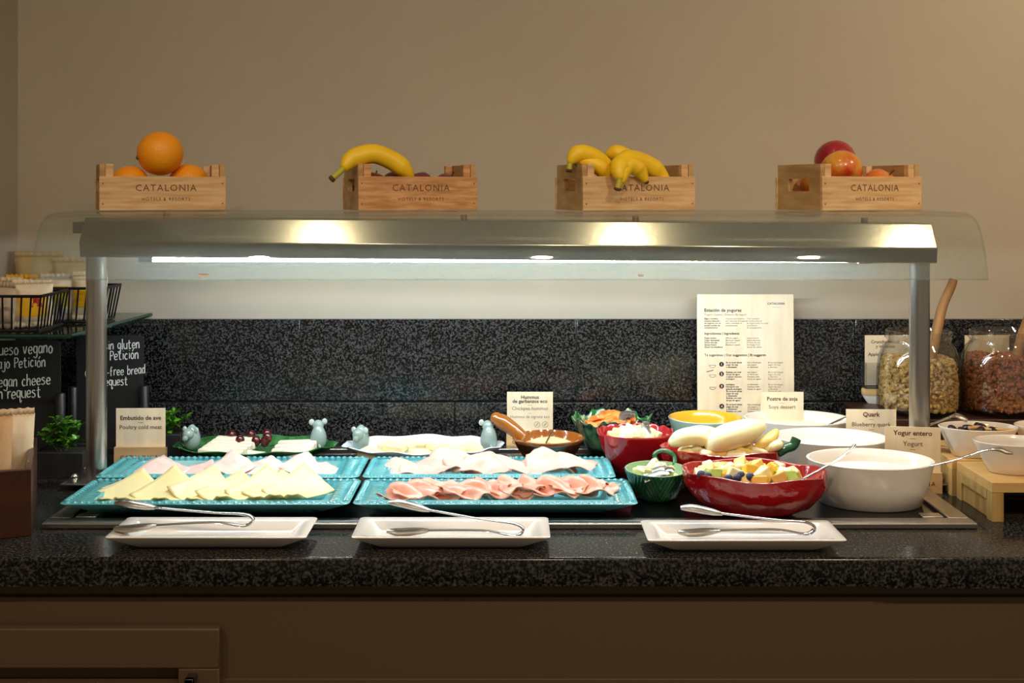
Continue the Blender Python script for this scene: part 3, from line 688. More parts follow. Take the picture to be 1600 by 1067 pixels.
def heap(name, mats, size, n, x, d, z, rx, ry, label, cat, grp, seed, dome=.010, bev=.0025, round_=False, yaw=0):
    rnd = random.Random(seed); ms = [chunk_mesh(name, m, [s*(.85+.3*rnd.random()) for s in size], seed+i, round_) for i, m in enumerate(mats*2)]
    for k in range(n):
        a = k*2.39996; r = math.sqrt((k+.4)/n)
        lx, ly = rx*r*math.cos(a), ry*r*math.sin(a); X = x+lx*math.cos(yaw)-ly*math.sin(yaw); Yd = d+lx*math.sin(yaw)+ly*math.cos(yaw)
        drop(name, ms[k % len(ms)], ctr(X, Yd, z+dome*(1-r*r)+rnd.uniform(-.002, .003)), label, cat, grp, (rnd.uniform(-.5, .5), rnd.uniform(-.5, .5), rnd.uniform(0, 6)), 0 if round_ else bev)
def filler(name, m, x, d, z0, z1, rx, ry, label, cat, yaw=0):
    return one(MB().lathe([(.5, z0), (.75, (z0+z1)/2), (.97, z1-.004), (.9, z1), (.01, z1+.002)], 36, rx, ry, c=ctr(x, d, 0), yaw=yaw), name, m, label, cat)
# cabbage bowl
def cab(t, r, z, i):
    k = max(0, (z-.040)/.032); return (r*(1+.05*math.sin(7*t)*k+.035*math.sin(17*t)*k), z+k*(.006*math.sin(7*t+1)+.003*math.sin(19*t)))
bowl('cabbage_bowl', 'green cabbage-leaf ceramic bowl with ruffled rim holding carrot slices', .1926, 2.275, .076, .070, .070, 'cabbage_body', 'deep', 120, cab, m_in='cabbage')
filler('carrot_pile', 'carrot', .1926, 2.275, .03, .058, .055, .050, 'orange carrot shavings packed below the slices in the cabbage bowl', 'carrot')['kind'] = 'stuff'
heap('carrot_slice', ['carrot'], (.017, .012, .004), 13, .191, 2.270, .064, .042, .036, 'orange carrot slice heaped in the cabbage bowl', 'carrot', 'carrot slices in the cabbage bowl', 5, .012)
# plain red bowl
bowl('red_bowl', 'smooth dark red tapered bowl holding diced green pear', .2205, 2.120, .069, .061, .075, 'red_smooth', 'deep', 96, lambda t, r, z, i: (r*(1+.025*abs(math.sin(6*t))*(z > .05)*(math.sin(t) > 0)), z+(.004*abs(math.sin(8*t)) if z > .06 and math.sin(t) > 0 else 0)))
filler('pear_pile', 'pear', .2205, 2.120, .03, .062, .055, .048, 'pale diced pear packed in the smooth red bowl', 'pear')['kind'] = 'stuff'
heap('pear_dice', ['pear', 'endive', 'pear'], (.013, .010, .009), 22, .219, 2.117, .066, .041, .035, 'pale green diced pear piece in the smooth red bowl', 'pear', 'pear dice in the red bowl', 9, .010)
def mini_tongs(pts, label, w=.0055):
    path = spline([at(*p) for p in pts], 6); base = min(p.z for p in path); c = Vector((path[-1].x, path[-1].y, base))
    o = T('small_tongs', label, 'tongs', c); P = [p-c for p in path]
    part(MB().tube(P, [w]*len(P), 8, (1, .22), ref=(0, -.4, 1)), 'arm', 'steel', o, ang=60)
    part(MB().tube([p+Vector((.002, .012, .003)) for p in P], [w]*len(P), 8, (1, .22), ref=(0, -.4, 1)), 'arm', 'steel', o, ang=60)
    part(MB().tube([P[-1], P[-1]+Vector((.004, .004, .003)), P[-1]+Vector((.002, .012, .003))], w, 8, (1, .3), ref=(0, -.4, 1)), 'spring_bend', 'chrome', o, ang=60)
mini_tongs([(1018, 691, 2.085), (1014, 683, 2.09), (1010, 672, 2.10), (1007, 664, 2.11)], 'small steel tongs standing in the diced pear bowl', .006)
mini_tongs([(975, 664, 2.235), (973, 657, 2.24), (974, 650, 2.25), (986, 649, 2.26)], 'small steel tongs standing in the carrot slices', .006)
# green leaf bowl
def chev(t, r, z, i):
    s = (t % (PI/3))-PI/6; return (r*(1+.030*math.sin(44*abs(s)-z*420)*(1 < i < 17)), z)
lb = T('leaf_bowl', 'dark green ribbed leaf bowl with curled handle holding pale endive', 'bowl', ctr(.237, 1.945, .003)); h = .049
po = [(.50, 0), (.56, .002)]+[(.56+.42*((k+1)/16)**.75, .002+(h-.004)*((k+1)/16)) for k in range(16)]
part(MB().lathe(po+[(.985, h)], 360, .052, .060, chev, cap1=False), 'outside', 'leaf_bowl', lb, ang=80)
part(MB().lathe([(.985, h), (.93, h), (.88, h*.75), (.65, h*.3), (.3, .008), (.01, .007)], 60, .052, .060, cap0=False), 'inside', 'leaf_bowl_in', lb, ang=60)
part(MB().tube(spline([(.010, .050, h-.004), (.004, .056, h+.010), (.020, .058, h+.017), (.036, .052, h+.010), (.036, .040, h-.004)], 6), .0042, 8), 'curled_handle', 'leaf_bowl', lb, ang=70)
filler('endive_pile', 'endive', .237, 1.945, .015, .040, .042, .048, 'pale chopped endive packed in the green leaf bowl', 'endive')['kind'] = 'stuff'
heap('endive_strip', ['endive', 'pear'], (.016, .0065, .005), 13, .236, 1.942, .045, .026, .030, 'pale green endive strip in the green leaf bowl', 'endive', 'endive strips in the leaf bowl', 13, .008)
mini_tongs([(1006, 749, 1.90), (1018, 744, 1.90), (1032, 738, 1.905), (1042, 737, 1.91)], 'small steel tongs lying on the endive in the leaf bowl', .009)
# red oval bowl with melon
lumpy = lambda t, r, z, i: (r*(1+.012*math.sin(7*t+3*z*60)+.01*math.sin(13*t)), z+.002*math.sin(5*t)*(z > .04))
rb2 = bowl('pepper_bowl', 'red pepper-shaped oval bowl with green stem holding melon wedges', .356, 2.030, .101, .066, .066, 'red_glaze', 'fruit', 80, lumpy, yaw=-.10)
part(MB().tube(spline([(.098, .0, .058), (.112, .002, .066), (.124, .004, .070), (.130, .004, .082)], 5), .0085, 10), 'stem_handle', 'leaf_bowl', rb2, ang=70)
filler('melon_pile', 'melon', .356, 2.030, .02, .054, .082, .050, 'pale melon flesh packed low in the pepper-shaped bowl', 'melon', -.1)['kind'] = 'stuff'
heap('melon_chunk', ['melon', 'melon', 'melon_cube'], (.015, .011, .010), 15, .354, 2.020, .058, .072, .040, 'small pale melon chunk under the wedges in the pepper-shaped bowl', 'melon', 'melon chunks under the wedges', 55, .006, .005, yaw=-.1)
def wedge(pts, rad, label, m='melon'):
    path = spline([at(*p) for p in pts], 5); one(MB().tube(path, lerps([.35*rad, .9*rad, rad, .9*rad, .35*rad], len(path)), 12, (1, .8)), 'melon_wedge', m, label, 'melon', ang=80)
wedge([(1046, 694, 2.012), (1066, 684, 2.012), (1090, 682, 2.012), (1118, 694, 2.012)], .020, 'white rounded melon wedge at the stemless end of the pepper-shaped bowl')
wedge([(1104, 702, 2.005), (1128, 686, 2.005), (1158, 676, 2.012), (1192, 664, 2.03)], .029, 'largest pale yellow melon wedge in the pepper-shaped bowl')
wedge([(1180, 700, 2.012), (1192, 692, 2.012), (1205, 684, 2.02), (1214, 672, 2.03)], .013, 'melon wedge with yellow edge beside the green stem', 'melon_cube')
wedge([(1195, 702, 2.008), (1206, 698, 2.008), (1216, 694, 2.012), (1222, 690, 2.012)], .012, 'short pale melon wedge lying against the green stem')
wedge([(1060, 682, 2.08), (1080, 676, 2.08), (1100, 674, 2.09), (1125, 676, 2.09)], .014, 'white melon wedge behind the rounded one, near the seed bowl')
# front red fruit salad bowl
rb = bowl('fruit_salad_bowl', 'large glossy red bowl holding diced fruit salad with blueberries', .380, 1.856, .112, .081, .068, 'red_glaze', 'fruit', 88, lumpy, yaw=-.16)
filler('fruit_salad_pile', 'melon_cube', .380, 1.856, .02, .052, .090, .062, 'diced fruit packed low in the large red bowl', 'fruit salad', -.16)['kind'] = 'stuff'
heap('melon_dice', ['melon_cube', 'melon', 'mango'], (.0125, .010, .009), 26, .370, 1.858, .059, .078, .050, 'yellow melon dice in the fruit salad', 'melon', 'melon dice in the fruit salad', 21, .010, yaw=-.16)
for k, (px, py, d) in enumerate(((1105, 722, 1.88), (1120, 728, 1.87), (1174, 718, 1.90), (1212, 722, 1.90), (1222, 730, 1.88), (1240, 741, 1.85), (1132, 725, 1.90), (1178, 716, 1.93))):
    rnd = random.Random(k); p = at(px, py, d-.040); p.z = CT+.064+.002*(k % 3)
    drop('kiwi_dice', chunk_mesh('kiwi_dice', 'kiwi', (.011, .008, .007), 300+k), p, 'green kiwi dice in the fruit salad', 'kiwi', 'kiwi dice in the fruit salad', (rnd.random(), rnd.random(), rnd.random()*6))
bm_ = chunk_mesh('blueberry', 'blueberry', (.0072, .0072, .0065), 1, True)
for k, (px, py, d) in enumerate(((1096, 729, 1.865), (1106, 731, 1.86), (1134, 719, 1.90), (1152, 733, 1.855), (1158, 731, 1.86), (1172, 731, 1.855), (1183, 720, 1.895), (1188, 718, 1.90), (1176, 725, 1.88), (1224, 716, 1.895), (1138, 736, 1.85))):
    p = at(px, py, d-.042); p.z = CT+.071-.0012*(k % 4)
    drop('blueberry', bm_, p, 'dark blue blueberry on the fruit salad', 'blueberry', 'blueberries in the fruit salad', (.3, .2, k))
# yellow and cream bowls at the back
bowl('yellow_bowl', 'round bowl yellow inside and pale aqua outside behind the melon', .371, 2.272, .072, .070, .072, 'aqua_glaze', 'deep', 56, m_in='yellow_glaze')
bowl('seed_bowl', 'cream bowl with a pinched rim holding brown seeds behind the melon', .335, 2.150, .058, .046, .066, 'cream_glaze', 'deep', 72, lambda t, r, z, i: (r*(1-.10*max(0, math.cos(t-2.2))**8*(z > .03)), z-.006*max(0, math.cos(t-2.2))**8*(z > .05)))
filler('seeds', 'seeds', .335, 2.150, .03, .064, .052, .040, 'brown mixed seeds filling the cream bowl', 'seeds')['kind'] = 'stuff'

# ------------------------------------------------------------------ yogurt bowls and spoons
YB = [(.580, 1.918, 'nearest the counter edge, beside the red fruit salad bowl'), (.562, 2.092, 'between the two other yogurt bowls'), (.546, 2.268, 'in front of the soy dessert card')]
YL = ['large white oval bowl of yogurt beside the red fruit salad bowl', 'large white oval bowl of yogurt in the middle of the row of three', 'large white oval bowl of soy dessert by its card and the menu board']
YY = ['smooth plain yogurt in the white bowl beside the fruit salad', 'smooth pale quark in the middle white bowl of the row', 'smooth cream soy dessert in the white bowl before the menu board']
for (x, d, _), lab, yl in zip(YB, YL, YY):
    bowl('yogurt_bowl', lab, x, d, .103, .080, .072, 'bowl_white', 'oval', 64, yaw=-.10, grp='white yogurt bowls')
    one(MB().lathe([(.60, .03), (.78, .045), (.86, .0545), (.5, .0555), (.01, .055)], 48, .103, .080, c=ctr(x, d, 0), yaw=-.10), 'yogurt', 'yogurt', yl, 'yogurt')
def spoon(pts, label, hook=None, w=.0042, nm='ladle'):
    path = spline([at(*p) for p in pts], 6); base = min(p.z for p in path); c = Vector((path[0].x, path[0].y, base)); P = [p-c for p in path]
    o = T(nm, label, 'spoon', c)
    part(MB().tube(P, lerps([w*.8, w*.8, w], len(P)), 8, (1, .5), ref=(0, 0, 1)), 'handle', 'chrome', o, ang=60)
    if hook:
        hpth = spline([at(*p)-c for p in hook], 5); part(MB().tube(hpth, lerps([w*1.2, w*2.2, w*2.2, w*1.2], len(hpth)), 10, (1, .45), ref=(0, 0, 1)), 'hooked_end', 'steel', o, ang=60)
    dr_ = (P[0]-P[1]).normalized()
    part(MB().ball(P[0]+dr_*.012, .016, .013, .007, 14, 8), 'spoon_bowl', 'steel', o)
spoon([(1288, 668, 2.24), (1310, 657, 2.25), (1335, 648, 2.25), (1357, 641, 2.26)], 'ladle with flat hooked end resting in the soy dessert bowl', [(1355, 641, 2.26), (1364, 645, 2.255), (1374, 647, 2.25), (1385, 645, 2.25)])
spoon([(1372, 697, 2.09), (1405, 684, 2.085), (1440, 669, 2.075), (1465, 659, 2.07), (1488, 650, 2.065)], 'ladle with hooked end leaning out of the middle yogurt bowl', [(1486, 651, 2.065), (1494, 649, 2.06), (1502, 652, 2.055), (1512, 657, 2.05)])
spoon([(1400, 738, 1.90), (1440, 731, 1.88), (1490, 719, 1.85), (1530, 706, 1.82), (1552, 702, 1.805)], 'long ladle leaning out of the yogurt bowl beside the fruit salad', [(1550, 702, 1.806), (1562, 702, 1.80), (1572, 706, 1.797), (1582, 708, 1.795)], .0034)
spoon([(1255, 748, 1.838), (1270, 740, 1.838), (1292, 728, 1.84), (1315, 714, 1.845), (1330, 702, 1.85), (1336, 694, 1.855)], 'steel serving spoon leaning out of the red fruit salad bowl', None, .0046, 'serving_spoon')

# ------------------------------------------------------------------ right end: riser, jars, bamboo stands
RZ = .084
rs = T('wooden_riser', 'dark brown wooden riser carrying the cereal jars', 'riser', ctr(1.10, 2.285, 0))
part(MB().box(-.435, .5, -.088, .093, RZ-.016, RZ), 'top_board', 'dark_wood', rs, bev=.0015)
part(MB().box(-.430, .5, -.084, -.070, 0, RZ-.016), 'front_board', 'dark_wood', rs)
part(MB().box(-.430, -.416, -.070, .090, 0, RZ-.016), 'end_board', 'dark_wood', rs)
def jar(px, d, label, m, contents, cl, fill, seed):
    x = (px-800)*d/F; R = .0780; t = T('glass_jar', label, 'jar', ctr(x, d, RZ), 0, 'clear cereal jars')
    hj = .158
    out = [(.80, 0), (.93, .003), (.99, .015), (1.0, .05), (.985, .085), (.94, .110), (.86, .126), (.76, .134), (.74, .138), (.76, .141), (.80, .144), (.76, .148), (.80, .152), (.78, .157)]
    inn = [(.74, .158), (.72, .150), (.70, .138), (.80, .126), (.89, .110), (.945, .085), (.96, .05), (.95, .016), (.88, .008), (.01, .006)]
    part(MB().lathe(out+inn, 56, R, R), 'glass_body', 'jar_glass', t, ang=70)
    rnd = random.Random(seed); mb = MB(); z0, z1 = .012, fill
    mb.lathe([(.80, .011), (.84, .02), (.84, .05), (.80, fill-.012), (.72, fill-.008), (.01, fill-.004)], 30, R, R)
    def rad(z): return (.935 if z < .06 else .935-.10*((z-.06)/.05)**1.5)*R
    ico = [(0, 0, 1), (.894, 0, .447), (.276, .851, .447), (-.724, .526, .447), (-.724, -.526, .447), (.276, -.851, .447), (.724, .526, -.447), (-.276, .851, -.447), (-.894, 0, -.447), (-.276, -.851, -.447), (.724, -.526, -.447), (0, 0, -1)]
    fc = [(0, 1, 2), (0, 2, 3), (0, 3, 4), (0, 4, 5), (0, 5, 1), (1, 6, 2), (2, 7, 3), (3, 8, 4), (4, 9, 5), (5, 10, 1), (6, 7, 2), (7, 8, 3), (8, 9, 4), (9, 10, 5), (10, 6, 1), (6, 11, 7), (7, 11, 8), (8, 11, 9), (9, 11, 10), (10, 11, 6)]
    for k in range(2300):
        if k < 1600:
            z = z0+(z1-z0)*rnd.random(); a = rnd.random()*2*PI; r = rad(z)-.0035-rnd.random()*.002
        else:
            a = rnd.random()*2*PI; q = math.sqrt(rnd.random()); r = q*rad(z1)*.95; z = z1+.006*(1-q)+rnd.uniform(-.002, .003)+.004*math.sin(3*a)*q
        s = rnd.uniform(.0026, .0050); j = [rnd.uniform(.7, 1.3) for _ in range(12)]
        mb.add([(r*math.cos(a)+v[0]*s*j[i], r*math.sin(a)+v[1]*s*j[i], z+v[2]*s*j[i]) for i, v in enumerate(ico)], fc)
    mb.xf(Matrix.Translation(ctr(x, d, RZ)))
    one(mb, contents, m, cl, 'cereal', kind='stuff', ang=15)
jar(1435, 2.266, 'clear glass jar of golden muesli with a branch-handled scoop by the post', 'muesli', 'muesli', 'golden toasted muesli clusters filling the jar by the post', .098, 1)
jar(1566, 2.266, 'clear glass jar of reddish brown granola', 'granola', 'granola', 'reddish brown granola clusters filling the jar', .104, 2)
def scoop(pts, label):
    path = spline([at(*p) for p in pts], 5); one(MB().tube(path, lerps([.010, .0115, .0120, .0110, .0105, .0095], len(path)), 9, (1, .8)), 'wooden_scoop', 'bark', label, 'scoop', ang=60)
scoop([(1447, 590, 2.266), (1458, 545, 2.266), (1466, 505, 2.266), (1474, 475, 2.266), (1485, 450, 2.266), (1490, 436, 2.266)], 'rough branch-handled scoop standing in the golden muesli')
scoop([(1585, 570, 2.266), (1594, 535, 2.266), (1604, 505, 2.266), (1615, 475, 2.266), (1622, 455, 2.266)], 'rough branch-handled scoop standing in the reddish granola')
def acrylic_card(px, d, label, lines, z):
    x = (px-800)*d/F; o = T('cereal_card', label, 'card', ctr(x, d, z), .04)
    part(MB().box(-.045, .045, -.001, .001, .004, .104), 'card', 'veneer', o, smooth=False)
    a = MB(); a.box(-.050, .050, -.022, -.020, 0, .052); a.box(-.050, -.048, -.020, .010, 0, .052); a.box(.048, .050, -.020, .010, 0, .052); a.box(-.05, .05, -.020, .012, 0, .003)
    part(a, 'clear_holder', 'acrylic', o)
    for s, zz in lines: text(o, s, -.004 if len(s) > 2 else -.034, zz, .0092, 'ink_red', -.0014, .00012)
pot = T('small_pot', 'small white pot with a wooden disc lid behind the muesli jar', 'pot', ctr((1374-800)*2.369/F, 2.369, RZ))
part(MB().lathe([(.70, 0), (.75, .002), (.95, .012), (1.0, .016), (.97, .0165), (.01, .0165)], 36, .034, .017), 'base', 'porcelain', pot)
part(MB().lathe([(1.0, .0168), (1.03, .020), (1.03, .028), (.98, .030), (.01, .030)], 36, .035, .0175), 'wooden_lid', 'bamboo', pot)
acrylic_card(1386, 2.374, 'wooden card in a clear holder behind the golden muesli jar', [('Crunchy muesli', .088), ('y manzana', .079), ('Apple and crunchy', .063), ('muesli', .054), ('Cruixent', .037)], RZ+.031)
acrylic_card(1542, 2.374, 'wooden card in a clear holder behind the reddish granola jar', [('Cr', .088)], RZ+.031)
pot2 = T('small_pot', 'small white pot with a wooden disc lid behind the granola jar', 'pot', ctr((1536-800)*2.369/F, 2.369, RZ))
part(MB().lathe([(.70, 0), (.75, .002), (.95, .012), (1.0, .016), (.97, .0165), (.01, .0165)], 36, .034, .017), 'base', 'porcelain', pot2)
part(MB().lathe([(1.0, .0168), (1.03, .020), (1.03, .028), (.98, .030), (.01, .030)], 36, .035, .0175), 'wooden_lid', 'bamboo', pot2)
def stand(x0, d0, d1, w, label):
    dd = (d1-d0)/2; t = T('bamboo_stand', label, 'stand', ctr(x0+w/2, (d0+d1)/2, 0)); hs = .060
    part(MB().box(-w/2, w/2, -dd, dd, hs-.016, hs), 'top_board', 'bamboo', t, bev=.001)
    for s in (-1, 1):
        xa, xb = sorted((s*w/2, s*(w/2-.018)))
        for ya, yb in ((-dd, -dd+.020), (dd-.020, dd)): part(MB().box(xa, xb, ya, yb, 0, hs-.016), 'leg', 'bamboo_side', t)
        xa, xb = sorted((s*(w/2-.003), s*(w/2-.015)))
        part(MB().box(xa, xb, -dd+.020, dd-.020, 0, .030), 'side_rail', 'bamboo_side', t, bev=.001); part(MB().box(xa+.004*s, xb, -dd+.020, dd-.020, .030, hs-.016), 'side_panel', 'bamboo_side', t)
    return t
stand(.737, 1.818, 1.962, .34, 'bamboo riser stand with the white bowl nearest the counter edge on it')
stand(.732, 1.970, 2.130, .34, 'bamboo riser stand behind the front one, carrying the prune bowl')
def small_bowl(x, d, label): return bowl('oval_bowl', label, x, d, .067, .046, .050, 'porcelain', 'taper', 48, z=.0602, yaw=-.05)
small_bowl(.789, 2.005, 'small white oval bowl of prunes on the bamboo stand'); small_bowl(.803, 1.888, 'small white oval bowl with a glossy inside on the front bamboo stand'); small_bowl(.922, 2.015, 'small white oval bowl of pumpkin seeds beside the prune bowl')
filler('prune_pile', 'prune', .789, 2.005, .075, .0985, .058, .038, 'dark dried fruit packed in the small white bowl', 'prunes')['kind'] = 'stuff'
heap('prune', ['prune'], (.0095, .0075, .006), 13, .785, 2.003, .101, .046, .028, 'wrinkled black prune in the small white bowl', 'prune', 'prunes in the white bowl', 31, .004, round_=True)
slab_piece('dried_fig', 'fig', .786, 2.008, .104, .030, .018, .006, .2, 'flat tan dried fruit piece lying on the prunes', 'dried fruit')
slab_piece('wooden_spoon', 'bamboo', .822, 1.995, .1045, .048, .014, .004, -.1, 'short wooden spoon lying on the prunes', 'spoon')
filler('pumpkin_seeds', 'seeds', .922, 2.015, .075, .100, .058, .038, 'pumpkin seeds in the small white bowl', 'seeds')['kind'] = 'stuff'
filler('raisins', 'prune', .803, 1.888, .075, .090, .055, .036, 'dark raisins low in the front small white bowl', 'raisins')['kind'] = 'stuff'

# ------------------------------------------------------------------ left end: boxes, boards, plants, shelf
bxl = T('walnut_box', 'open dark walnut box holding paper-wrapped bread', 'box', ctr(-.707, 1.742, 0), math.radians(20))
wl, dl, hl, tw = .26, .24, .0985, .010
for nm, b in (('front_board', (-wl, 0, 0, tw)), ('back_board', (-wl, 0, dl-tw, dl)), ('side_board', (-tw, 0, tw, dl-tw)), ('side_board', (-wl, -wl+tw, tw, dl-tw))):
    part(MB().box(b[0], b[1], b[2], b[3], 0, hl), nm, 'walnut', bxl, bev=.001)
part(MB().box(-wl+tw, -tw, tw, dl-tw, 0, .008), 'bottom_board', 'walnut', bxl)
def packet(name, x, d, z, w, h, t, yaw, lean, m, label, grp, patch=None, m2=None, print_=None):
    o = T(name, label, 'packet', ctr(x, d, z), yaw, grp); rnd = random.Random(int(x*1e4)+int(d*1e4)); ph = rnd.random()*6
    def f(side):
        def fn(a, b):
            u, v = 2*a-1, 2*b-1; th = t/2*max(0, (1-u*u))**.5*max(0, (1-abs(v)**3))**.7*(1+.12*math.sin(9*u+ph)*math.sin(7*v))
            return (u*w/2*(1-.06*math.cos(v*1.5)), side*th+lean*(b*h), .006+b*(h-.012))
        return fn
    mb = MB().grid(f(-1), 12, 12); mb.add(*(lambda g: (g.v, [tuple(reversed(q)) for q in g.f]))(MB().grid(f(1), 12, 12)))
    part(mb, 'wrapper', m, o, ang=80)
    for z0, s in ((h-.007, 1), (.007, -1)):
        cr = MB(); n = 26; l0 = []; l1 = []
        for k in range(n+1):
            x_ = (-.5+k/n)*w*.97; yy = .0012*(1 if k % 2 else -1)+lean*z0; l0.append((x_, yy, z0)); l1.append((x_, yy+lean*.01*s, z0+s*.010+.001*math.sin(k*1.7)))
        cr.add(l0+l1, [(k, k+1, n+2+k, n+1+k) for k in range(n)]); part(cr, 'crimped_seal', m2 or m, o, solid=.0006)
    if patch:
        for (u0, u1, v0, v1, pm) in patch:
            def g(a, b):
                u = u0+(u1-u0)*a; v = v0+(v1-v0)*b; p = f(-1)((u+1)/2, (v+1)/2); return (p[0], p[1]-.0006, p[2])
            part(MB().grid(g, 8, 8), 'printed_label', pm, o, ang=80)
    return o
packet('bread_packet', -.815, 1.800, .0085, .105, .160, .050, .35, .05, 'kraft', 'beige paper bread packet standing in the walnut box', None, [(-.7, .8, -.75, -.2, 'pk_cream')], 'pk_cream')
packet('bread_packet', -.800, 1.865, .0085, .090, .150, .040, .35, .10, 'pk_cream', 'cream paper bread packet behind the beige one in the walnut box', None)
# slate planters with box-leaf plants
lv = MB(); L_ = .014; Wd = .0048
lv.add([(0, 0, 0), (-Wd, L_*.45, .0016), (0, L_*.5, -.0006), (Wd, L_*.45, .0016), (-Wd*.6, L_*.8, .001), (Wd*.6, L_*.8, .001), (0, L_, -.001), (0, L_*.8, -.0012)],
       [(0, 2, 1), (0, 3, 2), (1, 2, 7, 4), (2, 3, 5, 7), (4, 7, 6), (7, 5, 6)])
LEAF = mesh(lv, 'leaf', 'leaf', 80)
def planter(x, d, w, dp, h, label, plabel, seed, n, hgt):
    t = T('slate_planter', label, 'planter', ctr(x, d, 0)); mb = MB()
    for b in ((-w/2, w/2, -dp/2, -dp/2+.008), (-w/2, w/2, dp/2-.008, dp/2), (-w/2, -w/2+.008, -dp/2+.008, dp/2-.008), (w/2-.008, w/2, -dp/2+.008, dp/2-.008)):
        part(MB().box(*b, 0, h), 'side', 'slate', t, bev=.001)
    part(MB().box(-w/2+.008, w/2-.008, -dp/2+.008, dp/2-.008, 0, h-.006), 'soil', 'soil', t)
    p = T('leafy_plant', plabel, 'plant', ctr(x, d, h-.006)); rnd = random.Random(seed)
    for k in range(n):
        a = rnd.random()*2*PI; sp_ = rnd.uniform(.25, 1); hh = hgt*(1.15-.6*sp_)*rnd.uniform(.7, 1.05); ex = Vector((w*.55*sp_*math.cos(a), dp*.42*sp_*math.sin(a), hh))
        st = spline([Vector((ex.x*.25, ex.y*.25, 0)), Vector((ex.x*.6, ex.y*.6, hh*.6)), ex], 4); part(MB().tube(st, .0009, 5), 'stem', 'twig', p)
        for i in range(2, len(st)):
            for s in range(3):
                o = bpy.data.objects.new('leaf', LEAF); COL.objects.link(o); o.parent = p; o.location = st[i]
                o.rotation_euler = (rnd.uniform(-.1, 1.0), rnd.uniform(-.4, .4), a+s*2.1+i*1.3); o.scale = [rnd.uniform(.75, 1.25)]*3
planter(-.806, 2.130, .098, .084, .046, 'dark slate planter box holding a leafy sprig below the chalkboards', 'small green leafy plant in the slate planter under the vegan cheese board', 3, 12, .062)
planter(-.668, 2.275, .080, .060, .046, 'dark slate planter box behind the poultry name card', 'small green leafy plant peeping out behind the poultry card', 4, 9, .050)
# chalkboards with hand lettering drawn as strokes
G = {'u': [[(0, 1), (.02, .3), (.25, 0), (.5, .25), (.52, 1)], [(.52, 1), (.53, .1), (.6, 0)]], 'e': [[(.02, .5), (.5, .55), (.42, .95), (.15, .9), (.02, .45), (.2, .02), (.52, .15)]],
     's': [[(.45, .9), (.2, 1), (.05, .75), (.4, .45), (.42, .15), (.2, 0), (0, .1)]], 'o': [[(.25, 1), (.02, .6), (.12, .05), (.4, .05), (.5, .6), (.25, 1)]],
     'v': [[(0, 1), (.22, 0), (.48, 1)]], 'g': [[(.48, .95), (.15, 1), (.02, .5), (.2, .1), (.46, .35), (.5, 1)], [(.5, 1), (.5, -.3), (.3, -.6), (.02, -.4)]],
     'a': [[(.48, .9), (.18, 1), (.02, .5), (.15, .02), (.42, .25), (.5, 1)], [(.5, 1), (.48, .2), (.58, 0)]], 'n': [[(.02, 1), (.02, 0)], [(.02, .6), (.25, 1), (.45, .8), (.47, 0)]],
     'b': [[(.02, 1.7), (.02, 0)], [(.02, .6), (.3, 1), (.5, .55), (.3, .02), (.02, .15)]], 'j': [[(.3, 1), (.3, -.3), (.12, -.55), (-.1, -.35)], [(.3, 1.35), (.31, 1.4)]],
     't': [[(.2, 1.5), (.2, .2), (.35, 0), (.48, .1)], [(0, 1), (.45, 1.05)]], 'i': [[(.1, 1), (.1, .05)], [(.1, 1.38), (.11, 1.44)]], 'c': [[(.45, .85), (.22, 1), (.02, .5), (.2, .02), (.47, .15)]],
     'h': [[(.02, 1.7), (.02, 0)], [(.02, .6), (.25, 1), (.45, .8), (.47, 0)]], 'r': [[(.03, 1), (.03, 0)], [(.03, .6), (.22, .98), (.42, .92)]],
     'q': [[(.48, .95), (.15, 1), (.02, .5), (.2, .1), (.46, .35), (.5, 1)], [(.5, 1), (.5, -.6), (.68, -.35)]], 'l': [[(.1, 1.7), (.1, .1), (.2, 0)]],
     'f': [[(.45, 1.55), (.25, 1.65), (.17, 1.3), (.17, 0)], [(0, .9), (.4, .95)]], 'd': [[(.48, .9), (.18, 1), (.02, .5), (.15, .02), (.42, .25), (.5, 1.0)], [(.5, 1.7), (.5, 0)]],
     '-': [[(.05, .55), (.4, .58)]], 'P': [[(.05, 1.5), (.05, 0)], [(.05, 1.5), (.5, 1.4), (.5, .85), (.05, .7)]], 'Q': [[(.4, 1.5), (.02, .9), (.2, 0), (.65, .2), (.7, 1.1), (.4, 1.5)], [(.45, .4), (.8, -.1)]],
     'V': [[(0, 1.5), (.3, 0), (.6, 1.5)]], 'G': [[(.6, 1.3), (.3, 1.5), (.02, .8), (.25, 0), (.6, .2), (.6, .7), (.35, .7)]], '\u00f3': [[(.25, 1), (.02, .6), (.12, .05), (.4, .05), (.5, .6), (.25, 1)], [(.25, 1.25), (.42, 1.6)]]}
def chalk(parent, lines, y):
    mb = MB()
    for s, x, z, size, slope in lines:
        cx = x
        for ch in s:
            if ch == ' ': cx += size*.55; continue
            dz = random.uniform(-.06, .06)*size
            for st in G[ch]:
                pts = [(cx+px*size, y, z+pz*size+dz+(cx-x+px*size)*slope) for px, pz in st]
                mb.tube(spline(pts, 4) if len(pts) > 2 else pts, size*.085, 5, (1, 1))
            cx += size*({'i': .32, 'l': .36, 'V': .75, 'Q': .92, 'P': .68, 'G': .78, '-': .55, 'r': .55, 'j': .48}.get(ch, .70))
    part(mb, 'chalk_lettering', 'chalk', parent)
